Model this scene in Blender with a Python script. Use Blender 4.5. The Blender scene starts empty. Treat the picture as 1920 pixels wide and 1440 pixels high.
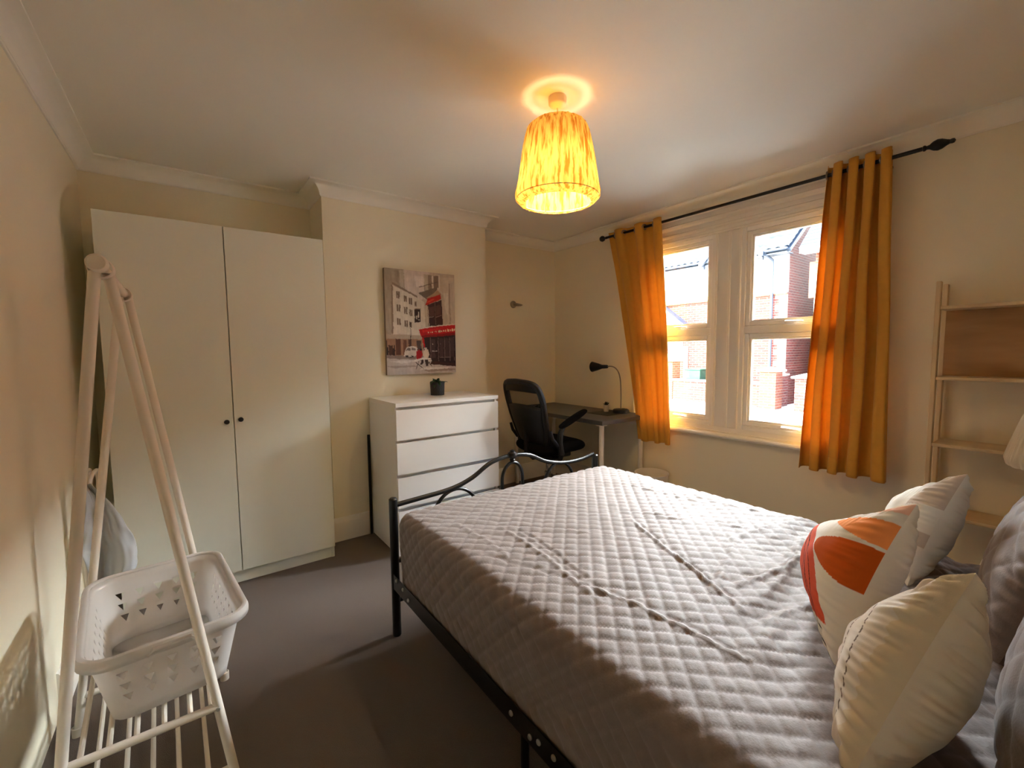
import bpy, math, random
from math import sin, cos, pi, radians, sqrt, atan2, exp
from mathutils import Vector, Matrix, noise

random.seed(7)
SC = bpy.context.scene
COL = SC.collection

# ------------------------------------------------------------------ camera
cam_data = bpy.data.cameras.new('camera')
cam = bpy.data.objects.new('camera', cam_data)
COL.objects.link(cam)
FPX, YAW, PITCH, ROLL, HC = 811.38, radians(36.61), radians(4.299), radians(-0.575), 1.322
F = Vector((sin(YAW) * cos(PITCH), cos(YAW) * cos(PITCH), -sin(PITCH)))
R0 = Vector((cos(YAW), -sin(YAW), 0))
U0 = R0.cross(F)
R1 = R0 * cos(ROLL) + U0 * sin(ROLL)
U1 = -R0 * sin(ROLL) + U0 * cos(ROLL)
cam.matrix_world = Matrix(((R1.x, U1.x, -F.x, 0), (R1.y, U1.y, -F.y, 0), (R1.z, U1.z, -F.z, HC), (0, 0, 0, 1)))
cam_data.sensor_fit = 'HORIZONTAL'
cam_data.sensor_width = 36.0
cam_data.lens = FPX / 1920.0 * 36.0
cam_data.clip_start = 0.02
SC.camera = cam

# ------------------------------------------------------------------ light
w = bpy.data.worlds.new('sky')
SC.world = w
w.use_nodes = True
wn = w.node_tree
sky = wn.nodes.new('ShaderNodeTexSky')
sky.sky_type = 'NISHITA'
sky.sun_disc = False
sky.sun_elevation = radians(42)
sky.sun_rotation = radians(-62)
sky.air_density = 1.0
sky.dust_density = 3.0
wn.links.new(sky.outputs[0], wn.nodes['Background'].inputs[0])
wn.nodes['Background'].inputs[1].default_value = 0.45

sd = bpy.data.lights.new('sun', 'SUN')
sd.energy = 0.5
sd.angle = radians(1.0)
sd.color = (1.0, 0.93, 0.82)
sun = bpy.data.objects.new('sun', sd)
COL.objects.link(sun)
sun.rotation_euler = Vector((-0.68, 0.38, 0.63)).to_track_quat('Z', 'Y').to_euler()

# added wide sun lamp on the street side, brightens the room through the window
kd = bpy.data.lights.new('added_street_fill', 'SUN')
kd.energy = 11.8
kd.angle = radians(60)
kd.color = (0.98, 0.99, 0.98)
key = bpy.data.objects.new('added_street_fill', kd)
COL.objects.link(key)
key.rotation_euler = Vector((0.86, 0.12, 0.50)).to_track_quat('Z', 'Y').to_euler()

# sampling portal filling the window opening (emits nothing itself)
pd = bpy.data.lights.new('window_portal', 'AREA')
pd.shape = 'RECTANGLE'
pd.size, pd.size_y = 1.52, 1.45
pd.cycles.is_portal = True
po = bpy.data.objects.new('window_portal', pd)
COL.objects.link(po)
po.location = (3.40, 1.6, 1.45)
po.rotation_euler = Vector((1, 0, 0)).to_track_quat('Z', 'Y').to_euler()

SC.view_settings.view_transform = 'Standard'
SC.view_settings.look = 'None'
SC.view_settings.gamma = 1.0
SC.view_settings.use_curve_mapping = False
SC.view_settings.exposure = 3.7
SC.cycles.use_denoising = True
SC.cycles.max_bounces = 14
SC.cycles.diffuse_bounces = 10
SC.cycles.transmission_bounces = 8
SC.cycles.transparent_max_bounces = 12
SC.cycles.sample_clamp_indirect = 6.0
SC.cycles.caustics_reflective = False
SC.cycles.caustics_refractive = False

# ------------------------------------------------------------------ helpers
class MB:
    """collects vertices and faces for ONE mesh object"""
    def __init__(s):
        s.v = []; s.f = []; s.c = []

    def add(s, vs, fs):
        o = len(s.v)
        s.v += [tuple(p) for p in vs]
        s.f += [tuple(i + o for i in f) for f in fs]
        return s

    def box(s, a, b, bev=0.0):
        x0, y0, z0 = [min(p, q) for p, q in zip(a, b)]
        x1, y1, z1 = [max(p, q) for p, q in zip(a, b)]
        if bev <= 0:
            v = [(x0, y0, z0), (x1, y0, z0), (x1, y1, z0), (x0, y1, z0), (x0, y0, z1), (x1, y0, z1), (x1, y1, z1), (x0, y1, z1)]
            return s.add(v, [(0, 3, 2, 1), (4, 5, 6, 7), (0, 1, 5, 4), (1, 2, 6, 5), (2, 3, 7, 6), (3, 0, 4, 7)])
        e = min(bev, (x1 - x0) / 2.01, (y1 - y0) / 2.01, (z1 - z0) / 2.01)
        v = []
        for sx, X in ((-1, x0), (1, x1)):
            for sy, Y in ((-1, y0), (1, y1)):
                for sz, Z in ((-1, z0), (1, z1)):
                    v += [(X, Y - sy * e, Z - sz * e), (X - sx * e, Y, Z - sz * e), (X - sx * e, Y - sy * e, Z)]
        idx = lambda i, j, k, a: ((i * 2 + j) * 2 + k) * 3 + a
        f = [(idx(i, 0, 0, 0), idx(i, 1, 0, 0), idx(i, 1, 1, 0), idx(i, 0, 1, 0)) for i in (0, 1)]
        f += [(idx(0, j, 0, 1), idx(1, j, 0, 1), idx(1, j, 1, 1), idx(0, j, 1, 1)) for j in (0, 1)]
        f += [(idx(0, 0, k, 2), idx(1, 0, k, 2), idx(1, 1, k, 2), idx(0, 1, k, 2)) for k in (0, 1)]
        for i in (0, 1):
            for j in (0, 1):
                f.append((idx(i, j, 0, 0), idx(i, j, 1, 0), idx(i, j, 1, 1), idx(i, j, 0, 1)))
                f.append((idx(i, 0, j, 0), idx(i, 1, j, 0), idx(i, 1, j, 2), idx(i, 0, j, 2)))
                f.append((idx(0, i, j, 1), idx(1, i, j, 1), idx(1, i, j, 2), idx(0, i, j, 2)))
                for k in (0, 1):
                    f.append((idx(i, j, k, 0), idx(i, j, k, 1), idx(i, j, k, 2)))
        return s.add(v, f)

    def tube(s, pts, r, n=12, cap=True, closed=False):
        pts = [Vector(p) for p in pts]
        m = len(pts)
        rs = r if isinstance(r, (list, tuple)) else [r] * m
        vs = []; up = None
        for i, p in enumerate(pts):
            if closed:
                t = pts[(i + 1) % m] - pts[i - 1]
            else:
                t = pts[min(i + 1, m - 1)] - pts[max(i - 1, 0)]
            t.normalize()
            if up is None:
                up = Vector((0, 0, 1)) if abs(t.z) < 0.9 else Vector((1, 0, 0))
            a = (up - t * up.dot(t)).normalized(); up = a
            b = t.cross(a)
            vs += [p + (a * cos(2 * pi * k / n) + b * sin(2 * pi * k / n)) * rs[i] for k in range(n)]
        fs = []
        for i in range(m if closed else m - 1):
            j = (i + 1) % m
            fs += [(i * n + k, i * n + (k + 1) % n, j * n + (k + 1) % n, j * n + k) for k in range(n)]
        if cap and not closed:
            fs += [tuple(range(n - 1, -1, -1)), tuple((m - 1) * n + k for k in range(n))]
        return s.add(vs, fs)

    def lathe(s, prof, c=(0, 0, 0), n=32, axis=(0, 0, 1)):
        """prof: list of (radius, height) along the axis"""
        ax = Vector(axis).normalized()
        a = (Vector((1, 0, 0)) if abs(ax.x) < 0.9 else Vector((0, 1, 0)))
        a = (a - ax * a.dot(ax)).normalized(); b = ax.cross(a)
        c = Vector(c); vs = []
        for r, h in prof:
            r = max(r, 1e-4)
            vs += [c + ax * h + (a * cos(2 * pi * k / n) + b * sin(2 * pi * k / n)) * r for k in range(n)]
        fs = []
        for i in range(len(prof) - 1):
            fs += [(i * n + k, i * n + (k + 1) % n, (i + 1) * n + (k + 1) % n, (i + 1) * n + k) for k in range(n)]
        return s.add(vs, fs)

    def grid(s, fn, nu, nv, loop=False):
        vs = [fn(i / (nu if loop else nu - 1), j / (nv - 1)) for j in range(nv) for i in range(nu)]
        fs = []
        for j in range(nv - 1):
            for i in range(nu if loop else nu - 1):
                k = (i + 1) % nu
                fs.append((j * nu + i, j * nu + k, (j + 1) * nu + k, (j + 1) * nu + i))
        return s.add(vs, fs)

    def prism(s, prof, origin, du, dv, dw, length):
        """extrude polygon prof (u,v) along dw"""
        o = Vector(origin); du = Vector(du); dv = Vector(dv); dw = Vector(dw)
        n = len(prof)
        vs = [o + du * a + dv * b for a, b in prof] + [o + du * a + dv * b + dw * length for a, b in prof]
        fs = [(i, (i + 1) % n, n + (i + 1) % n, n + i) for i in range(n)] + [tuple(range(n - 1, -1, -1)), tuple(range(n, 2 * n))]
        return s.add(vs, fs)

    def build(s, name, mat, parent=None, smooth=True, angle=35, cols=None, solid=0, sub=0, weld=False):
        me = bpy.data.meshes.new(name)
        me.from_pydata(s.v, [], s.f)
        me.validate()
        if cols is not None:
            at = me.color_attributes.new('paint', 'FLOAT_COLOR', 'POINT')
            flat = []
            for c in cols:
                flat += [c[0], c[1], c[2], 1.0]
            at.data.foreach_set('color', flat)
        import bmesh
        bm = bmesh.new(); bm.from_mesh(me)
        if weld: bmesh.ops.remove_doubles(bm, verts=bm.verts, dist=1e-5)
        bmesh.ops.recalc_face_normals(bm, faces=bm.faces)
        bm.to_mesh(me); bm.free()
        if smooth:
            me.polygons.foreach_set('use_smooth', [True] * len(me.polygons))
            me.set_sharp_from_angle(angle=radians(angle))
        me.materials.append(mat)
        o = bpy.data.objects.new(name, me)
        COL.objects.link(o)
        if parent: o.parent = parent
        if solid:
            m = o.modifiers.new('thickness', 'SOLIDIFY'); m.thickness = solid; m.offset = 0
        if sub:
            m = o.modifiers.new('smooth', 'SUBSURF'); m.levels = sub; m.render_levels = sub
        return o


def tag(o, label, cat, group=None):
    o['label'] = label; o['category'] = cat
    if group: o['group'] = group
    return o


def thing(name, label, cat, loc=(0, 0, 0), rz=0.0, group=None):
    o = bpy.data.objects.new(name, None)
    COL.objects.link(o); o.location = loc; o.rotation_euler = (0, 0, rz)
    o.empty_display_size = 0.1
    return tag(o, label, cat, group)


def struct(o):
    o['kind'] = 'structure'
    return o


# ------------------------------------------------------------------ materials
def lin(c):
    return tuple((x / 12.92 if x <= 0.04045 else ((x + 0.055) / 1.055) ** 2.4) for x in c)


def mat(name, col, rough=0.6, metal=0.0, bump=0.0, bscale=200.0, var=0.0, vscale=3.0, trans=0.0, spec=0.5, emit=None, coat=0.0, attr=False, sheen=0.0, vcol=None, vstretch=None):
    m = bpy.data.materials.new(name); m.use_nodes = True
    nt = m.node_tree; N = nt.nodes; L = nt.links
    b = N['Principled BSDF']; out = N['Material Output']
    c = (*lin(col), 1)
    b.inputs['Base Color'].default_value = c
    b.inputs['Roughness'].default_value = rough
    b.inputs['Metallic'].default_value = metal
    b.inputs['Specular IOR Level'].default_value = spec
    b.inputs['Coat Weight'].default_value = coat
    b.inputs['Sheen Weight'].default_value = sheen
    tc = N.new('ShaderNodeTexCoord')
    colsock = None
    if attr:
        a = N.new('ShaderNodeAttribute'); a.attribute_name = 'paint'
        colsock = a.outputs['Color']
        L.new(colsock, b.inputs['Base Color'])
    if var > 0 or vcol:
        n = N.new('ShaderNodeTexNoise'); n.inputs['Scale'].default_value = vscale; n.inputs['Detail'].default_value = 6
        if vstretch:
            mp = N.new('ShaderNodeMapping'); mp.inputs['Scale'].default_value = vstretch
            L.new(tc.outputs['Object'], mp.inputs[0]); L.new(mp.outputs[0], n.inputs['Vector'])
        else:
            L.new(tc.outputs['Object'], n.inputs['Vector'])
        r = N.new('ShaderNodeMapRange'); r.inputs[1].default_value = 0.3; r.inputs[2].default_value = 0.7
        L.new(n.outputs[0], r.inputs[0])
        mx = N.new('ShaderNodeMix'); mx.data_type = 'RGBA'
        L.new(r.outputs[0], mx.inputs[0])
        c2 = (*lin(vcol), 1) if vcol else (*[x * (1 - var) for x in c[:3]], 1)
        if colsock:
            mul = N.new('ShaderNodeMix'); mul.data_type = 'RGBA'; mul.blend_type = 'MULTIPLY'; mul.inputs[0].default_value = 1
            L.new(colsock, mul.inputs[6])
            mx.inputs[6].default_value = (1, 1, 1, 1); mx.inputs[7].default_value = (1 - var, 1 - var, 1 - var, 1)
            L.new(mx.outputs[2], mul.inputs[7]); L.new(mul.outputs[2], b.inputs['Base Color'])
            colsock = mul.outputs[2]
        else:
            mx.inputs[6].default_value = c; mx.inputs[7].default_value = c2
            L.new(mx.outputs[2], b.inputs['Base Color']); colsock = mx.outputs[2]
    if bump > 0:
        n = N.new('ShaderNodeTexNoise'); n.inputs['Scale'].default_value = bscale; n.inputs['Detail'].default_value = 3
        L.new(tc.outputs['Object'], n.inputs['Vector'])
        bp = N.new('ShaderNodeBump'); bp.inputs['Strength'].default_value = bump; bp.inputs['Distance'].default_value = 0.01
        L.new(n.outputs[0], bp.inputs['Height']); L.new(bp.outputs[0], b.inputs['Normal'])
    if trans > 0:
        t = N.new('ShaderNodeBsdfTranslucent'); t.inputs[0].default_value = c
        if colsock: L.new(colsock, t.inputs[0])
        ms = N.new('ShaderNodeMixShader'); ms.inputs[0].default_value = trans
        L.new(b.outputs[0], ms.inputs[1]); L.new(t.outputs[0], ms.inputs[2]); L.new(ms.outputs[0], out.inputs[0])
    if emit:
        b.inputs['Emission Color'].default_value = (*lin(emit[0]), 1)
        b.inputs['Emission Strength'].default_value = emit[1]
    return m


def brick_mat(name, c1, c2, mortar, axis='x', bw=0.225, bh=0.075, soft=0.4):
    m = bpy.data.materials.new(name); m.use_nodes = True
    nt = m.node_tree; N = nt.nodes; L = nt.links; b = N['Principled BSDF']
    tc = N.new('ShaderNodeTexCoord'); sp = N.new('ShaderNodeSeparateXYZ'); cb = N.new('ShaderNodeCombineXYZ')
    L.new(tc.outputs['Object'], sp.inputs[0])
    ad = N.new('ShaderNodeMath'); ad.operation = 'ADD'
    L.new(sp.outputs[0], ad.inputs[0]); L.new(sp.outputs[1], ad.inputs[1])
    L.new(ad.outputs[0], cb.inputs[0]); L.new(sp.outputs[2], cb.inputs[1])
    br = N.new('ShaderNodeTexBrick')
    br.inputs['Color1'].default_value = (*lin(c1), 1); br.inputs['Color2'].default_value = (*lin(c2), 1)
    br.inputs['Mortar'].default_value = (*lin(mortar), 1)
    br.inputs['Scale'].default_value = 1.0
    br.inputs['Brick Width'].default_value = bw; br.inputs['Row Height'].default_value = bh
    br.inputs['Mortar Size'].default_value = 0.008; br.inputs['Mortar Smooth'].default_value = soft
    L.new(cb.outputs[0], br.inputs['Vector'])
    n = N.new('ShaderNodeTexNoise'); n.inputs['Scale'].default_value = 1.6; n.inputs['Detail'].default_value = 8
    L.new(tc.outputs['Object'], n.inputs['Vector'])
    mx = N.new('ShaderNodeMix'); mx.data_type = 'RGBA'; mx.blend_type = 'MULTIPLY'; mx.inputs[0].default_value = 0.5
    L.new(br.outputs[0], mx.inputs[6]); L.new(n.outputs[0], mx.inputs[7])
    L.new(mx.outputs[2], b.inputs['Base Color'])
    b.inputs['Roughness'].default_value = 0.9
    bp = N.new('ShaderNodeBump'); bp.inputs['Strength'].default_value = 0.6; bp.inputs['Distance'].default_value = 0.01
    L.new(br.outputs[1], bp.inputs['Height']); bp.invert = True; L.new(bp.outputs[0], b.inputs['Normal'])
    return m


def wood_mat(name, col, col2, rough=0.5, scale=(3, 3, 40)):
    return mat(name, col, rough, var=0.1, vcol=col2, vscale=2.0, vstretch=scale, bump=0.03, bscale=60)


M = {}
M['wall'] = mat('cream_wall_paint', (0.93, 0.90, 0.805), 0.85, bump=0.05, bscale=90, var=0.05, vscale=1.2)
M['ceil'] = mat('ceiling_paint', (0.935, 0.925, 0.885), 0.9, bump=0.03, bscale=60, var=0.03, vscale=0.8)
M['gloss'] = mat('white_gloss_trim', (0.92, 0.90, 0.86), 0.35)
M['upvc'] = mat('white_window_plastic', (0.93, 0.92, 0.90), 0.3)
M['carpet'] = mat('taupe_carpet', (0.45, 0.375, 0.32), 1.0, spec=0.1, bump=1.0, bscale=420, var=0.3, vscale=260, sheen=0.3)
M['ward'] = mat('matt_white_foil', (0.90, 0.91, 0.86), 0.55, bump=0.01, bscale=300)
M['gap'] = mat('dark_gap', (0.06, 0.05, 0.05), 0.8)
M['malm'] = mat('white_lacquer', (0.93, 0.93, 0.92), 0.28)
M['black_metal'] = mat('black_enamelled_steel', (0.03, 0.03, 0.033), 0.36, spec=0.45)
M['black_matt'] = mat('matt_black_metal', (0.05, 0.045, 0.05), 0.45)
M['black_plastic'] = mat('black_plastic', (0.07, 0.07, 0.075), 0.45, bump=0.05, bscale=300)
M['black_fabric'] = mat('black_woven_fabric', (0.05, 0.05, 0.055), 0.95, spec=0.15, bump=0.4, bscale=600)
M['chrome'] = mat('brushed_chrome', (0.75, 0.74, 0.72), 0.22, metal=1.0)
M['nickel'] = mat('satin_nickel', (0.58, 0.55, 0.50), 0.38, metal=1.0)
M['silver_gap'] = mat('zinc_bolt', (0.75, 0.75, 0.73), 0.35, metal=0.8)
M['white_steel'] = mat('white_powder_coated_steel', (0.90, 0.87, 0.82), 0.4)
M['desk'] = mat('dark_grey_laminate', (0.34, 0.34, 0.335), 0.42, bump=0.02, bscale=200)
M['bin'] = mat('white_bin_plastic', (0.92, 0.90, 0.86), 0.45)
M['cover'] = mat('taupe_quilted_microfibre', (0.455, 0.40, 0.375), 0.62, spec=0.35, bump=0.10, bscale=240, var=0.06, vscale=60, sheen=0.25)
M['mattress'] = mat('mattress_ticking', (0.85, 0.83, 0.80), 0.9)
M['curtain'] = mat('mustard_curtain_cloth', (0.89, 0.66, 0.27), 0.75, spec=0.25, trans=0.20, bump=0.06, bscale=500, var=0.06, vscale=30, sheen=0.15)
M['print'] = mat('printed_cotton', (1, 1, 1), 0.85, spec=0.2, attr=True, bump=0.12, bscale=700)
M['canvas'] = mat('painted_canvas', (1, 1, 1), 0.6, spec=0.3, attr=True, bump=0.25, bscale=500, var=0.12, vscale=45)
M['birch'] = wood_mat('pale_birch', (0.88, 0.79, 0.63), (0.80, 0.69, 0.52), 0.5, (4, 4, 1))
M['birch_panel'] = wood_mat('birch_panel', (0.74, 0.59, 0.40), (0.64, 0.48, 0.30), 0.45, (3, 1.2, 7))
M['leaf'] = mat('green_leaf', (0.16, 0.33, 0.15), 0.45, var=0.35, vscale=40, trans=0.15)
M['leaf_dark'] = mat('dark_leaf', (0.09, 0.14, 0.09), 0.5, var=0.3, vscale=60)
M['pot_dark'] = mat('charcoal_pot_glaze', (0.16, 0.16, 0.165), 0.6)
M['pot_white'] = mat('white_pot_glaze', (0.88, 0.86, 0.82), 0.35)
M['soil'] = mat('potting_soil', (0.12, 0.09, 0.07), 1.0, bump=1, bscale=150)
M['cloth_grey'] = mat('pale_grey_cotton', (0.72, 0.73, 0.74), 0.9, bump=0.1, bscale=500)
M['cord'] = mat('white_flex', (0.85, 0.80, 0.72), 0.5)
M['bulb'] = mat('lit_bulb_glass', (1, 0.9, 0.7), 0.4, emit=((1.0, 0.80, 0.48), 2.0))
M['lens'] = mat('lamp_lens', (0.85, 0.83, 0.80), 0.3)
M['side_shade'] = mat('unlit_pleated_shade', (0.90, 0.87, 0.80), 0.85, trans=0.3, bump=0.3, bscale=90)

# translucent basket plastic
M['basket'] = mat('translucent_white_plastic', (0.93, 0.92, 0.91), 0.28, trans=0.48, spec=0.5)

# pendant paper: crinkled fibres with long ochre streaks
m = mat('pleated_paper_shade', (0.90, 0.78, 0.46), 0.8, trans=0.21, spec=0.1, var=0.2, vcol=(0.68, 0.47, 0.18), vscale=1.0, vstretch=(75, 75, 1.4))
M['shade'] = m
for n in m.node_tree.nodes:
    if n.type == 'MAP_RANGE': n.inputs[1].default_value = 0.45; n.inputs[2].default_value = 0.62

# window glass: thin pane, mostly straight-through with a faint reflection
m = bpy.data.materials.new('window_glass'); m.use_nodes = True
N = m.node_tree.nodes; L = m.node_tree.links
for n in list(N): N.remove(n)
o_ = N.new('ShaderNodeOutputMaterial'); t_ = N.new('ShaderNodeBsdfTransparent'); g_ = N.new('ShaderNodeBsdfGlossy'); g_.inputs['Roughness'].default_value = 0.02
t_.inputs[0].default_value = (0.93, 0.95, 0.95, 1)
f_ = N.new('ShaderNodeFresnel'); f_.inputs[0].default_value = 1.35
s_ = N.new('ShaderNodeMixShader')
L.new(f_.outputs[0], s_.inputs[0]); L.new(t_.outputs[0], s_.inputs[1]); L.new(g_.outputs[0], s_.inputs[2]); L.new(s_.outputs[0], o_.inputs[0])
M['glass'] = m

# mesh back of the chair: alpha weave
m = bpy.data.materials.new('black_chair_mesh'); m.use_nodes = True
N = m.node_tree.nodes; L = m.node_tree.links; b = N['Principled BSDF']
b.inputs['Base Color'].default_value = (0.012, 0.012, 0.014, 1); b.inputs['Roughness'].default_value = 0.8
tr = N.new('ShaderNodeBsdfTransparent'); mx = N.new('ShaderNodeMixShader'); mx.inputs[0].default_value = 0.62
L.new(tr.outputs[0], mx.inputs[1]); L.new(b.outputs[0], mx.inputs[2]); L.new(mx.outputs[0], N['Material Output'].inputs[0])
M['chair_mesh'] = m

# exterior
M['brick'] = brick_mat('red_facing_brick', (0.47, 0.20, 0.16), (0.36, 0.14, 0.12), (0.50, 0.46, 0.42))
M['brick_orange'] = brick_mat('orange_brick', (0.52, 0.27, 0.17), (0.43, 0.20, 0.13), (0.50, 0.46, 0.41))
M['brick_pale'] = brick_mat('pale_quoin_brick', (0.62, 0.62, 0.54), (0.52, 0.54, 0.48), (0.45, 0.45, 0.42))
M['render'] = mat('white_render', (0.93, 0.93, 0.92), 0.9, bump=0.2, bscale=40)
M['tile'] = mat('grey_pantile', (0.24, 0.27, 0.31), 0.95, spec=0.1, var=0.4, vscale=3)
M['slate'] = mat('blue_slate', (0.21, 0.26, 0.34), 0.95, spec=0.1, var=0.3, vscale=6)
M['gutter'] = mat('dark_gutter', (0.17, 0.22, 0.28), 0.5)
M['white_board'] = mat('white_painted_board', (0.9, 0.9, 0.9), 0.5)
M['stone'] = mat('pale_coping_stone', (0.88, 0.86, 0.82), 0.8, bump=0.3, bscale=40)
M['asphalt'] = mat('asphalt', (0.58, 0.58, 0.57), 0.95, bump=0.6, bscale=120, var=0.25, vscale=60)
M['paving'] = mat('paving_slab', (0.74, 0.73, 0.70), 0.9, bump=0.3, bscale=60, var=0.15, vscale=9)
M['green_bin'] = mat('green_bin_plastic', (0.06, 0.28, 0.21), 0.45)
M['dark_glass'] = mat('dark_window_glass', (0.22, 0.25, 0.28), 0.08, spec=0.8)
M['orange_soffit'] = mat('tan_timber_boarding', (0.42, 0.30, 0.22), 0.8)

# ------------------------------------------------------------------ room numbers
XL, XR, YB, YC, YN = -0.452, 3.149, 3.461, 3.121, -0.34
ZC = 2.445
CX0, CX1 = 0.757, 2.052
WY0, WY1, WZ0, WZ1 = 0.85, 2.335, 0.745, 2.168     # window opening

struct(MB().box((XL - .12, YN - .12, -.12), (XR + .3, YB + .12, 0)).build('floor', M['carpet'], smooth=False))
struct(MB().box((XL - .12, YN - .12, ZC), (XR + .3, YB + .12, ZC + .2)).build('ceiling', M['ceil'], smooth=False))
struct(MB().box((XL - .12, YN - .12, 0), (XL, YB + .12, ZC)).build('wall_left', M['wall'], smooth=False))
struct(MB().box((XL, YB, 0), (XR, YB + .12, ZC)).build('wall_back', M['wall'], smooth=False))
struct(MB().box((XL, YN - .12, 0), (XR, YN, ZC)).build('wall_near', M['wall'], smooth=False))
struct(MB().box((CX0, YC, 0), (CX1, YB, ZC)).build('wall_chimney', M['wall'], smooth=False))
b = MB()
b.box((XR, YN - .12, -.12), (XR + .3, WY0, ZC + .2)).box((XR, WY1, -.12), (XR + .3, YB + .12, ZC + .2))
b.box((XR, WY0, -.12), (XR + .3, WY1, WZ0)).box((XR, WY0, WZ1), (XR + .3, WY1, ZC + .2))
struct(b.build('wall_window', M['wall'], smooth=False))


def sweep(name, prof, path, material, inward=1):
    """sweep a (distance from wall, height) profile round a polyline of wall corners, mitred"""
    P = [Vector((x, y)) for x, y in path]
    mb = MB(); n = len(prof); vs = []
    for i, p in enumerate(P):
        d0 = (P[i] - P[i - 1]).normalized() if i > 0 else None
        d1 = (P[i + 1] - P[i]).normalized() if i < len(P) - 1 else None
        n0 = Vector((d0.y, -d0.x)) if d0 else None
        n1 = Vector((d1.y, -d1.x)) if d1 else None
        if n0 is None: off = n1
        elif n1 is None: off = n0
        else: off = (n0 + n1) / (1 + n0.dot(n1))
        vs += [(p.x + off.x * a * inward, p.y + off.y * a * inward, z) for a, z in prof]
    fs = []
    for i in range(len(P) - 1):
        fs += [(i * n + k, i * n + (k + 1) % n, (i + 1) * n + (k + 1) % n, (i + 1) * n + k) for k in range(n)]
    fs += [tuple(range(n)), tuple(range((len(P) - 1) * n, len(P) * n))]
    mb.add(vs, fs)
    return mb.build(name, material, angle=30)


# coving (concave profile with small lips)
cz = ZC
cov = [(0.0, cz - .084), (0.007, cz - .084), (0.010, cz - .078)]
for k in range(9):
    a = k / 8 * pi / 2
    cov.append((0.078 - 0.066 * cos(a), cz - 0.078 + 0.066 * sin(a)))
cov += [(0.084, cz - .010), (0.084, cz), (0.0, cz)]
PATH = [(XL, YN), (XL, YB), (CX0, YB), (CX0, YC), (CX1, YC), (CX1, YB), (XR, YB), (XR, YN)]
struct(sweep('trim_1', cov, PATH, M['ceil']))
# skirting boards
sk = [(0, 0), (0.019, 0), (0.019, .128), (0.014, .138), (0.012, .150), (0.006, .162), (0, .165)]
struct(sweep('baseboard_left', sk, [(XL, 2.2), (XL, YB), (-.35, YB)], M['gloss']))
struct(sweep('baseboard_chimney', sk, [(CX0, YB), (CX0, YC), (CX1, YC), (CX1, YB)], M['gloss']))
struct(sweep('baseboard_window', sk, [(CX1, YB), (XR, YB), (XR, YN)], M['gloss']))

# ------------------------------------------------------------------ window joinery
def frame_bars(mb, x0, x1, y0, y1, z0, z1, t, bev=.003):
    mb.box((x0, y0, z0), (x1, y0 + t, z1), bev); mb.box((x0, y1 - t, z0), (x1, y1, z1), bev)
    mb.box((x0, y0 + t, z0), (x1, y1 - t, z0 + t), bev); mb.box((x0, y0 + t, z1 - t), (x1, y1 - t, z1), bev)


def make_window(name, ya, yb, hy, label):
    """ya..yb outer frame; hy: handle centre"""
    t = thing(name, label, 'window', (XR, (ya + yb) / 2, WZ0))
    t['kind'] = 'structure'
    ox, oy, oz = XR, (ya + yb) / 2, WZ0
    f = MB()
    X0, X1 = -.002, .075
    f.box((X0, ya - oy, 0), (X1, ya - oy + .033, WZ1 - oz), .004)
    f.box((X0, yb - oy - .033, 0), (X1, yb - oy, WZ1 - oz), .004)
    f.box((X0, ya - oy + .033, 0), (X1, yb - oy - .033, .034), .004)
    f.box((X0, ya - oy + .033, 2.137 - oz), (X1, yb - oy - .033, WZ1 - oz), .004)
    f.box((X0, ya - oy + .033, 1.431 - oz), (X1, yb - oy - .033, 1.483 - oz), .004)
    f.build('frame', M['upvc'], t, angle=20)
    for z0, z1, hz in ((1.484, 2.136, 1.4995), (0.780, 1.430, .797)):
        s = MB(); y0, y1 = ya - oy + .034, yb - oy - .034
        frame_bars(s, .008, .068, y0, y1, z0 - oz, z1 - oz, .030, .004)
        s_ = s.build('sash', M['upvc'], t, angle=20)
        g = MB(); frame_bars(g, .020, .060, y0 + .029, y1 - .029, z0 - oz + .029, z1 - oz - .029, .013, .005)
        g.build('glazing_bead', M['upvc'], s_, angle=20)
        MB().box((.044, y0 + .036, z0 - oz + .036), (.050, y1 - .036, z1 - oz - .036)).build('pane', M['glass'], s_, smooth=False)
        h = MB(); yy = hy - oy; zz = hz - oz
        h.box((-.004, yy - .03, zz - .010), (.012, yy + .03, zz + .010), .004)
        h.box((-.016, yy + .010, zz - .006), (-.002, yy + .026, zz + .006), .003)
        h.tube([(-.016, yy + .020, zz), (-.020, yy, zz + .001), (-.020, yy - .045, zz - .001), (-.016, yy - .085, zz - .003)], [.006, .0065, .0055, .0045], 8)
        h.build('handle', M['white_steel'] if False else M['upvc'], s_)
    return t


make_window('window_1', 1.700, 2.335, 2.005, 'white casement window with two stacked panes beside the desk end of the room')
make_window('window_2', 0.850, 1.520, 1.200, 'white casement window with two stacked panes beside the shelf end of the room')
# centre post with beads
b = MB()
b.box((XR - .004, 1.519, WZ0), (XR + .09, 1.701, WZ1), .004)
for yy in (1.523, 1.597, 1.694):
    b.tube([(XR - .006, yy, WZ0), (XR - .006, yy, WZ1)], .0085, 10)
struct(b.build('trim_2', M['gloss'], angle=25))
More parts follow.
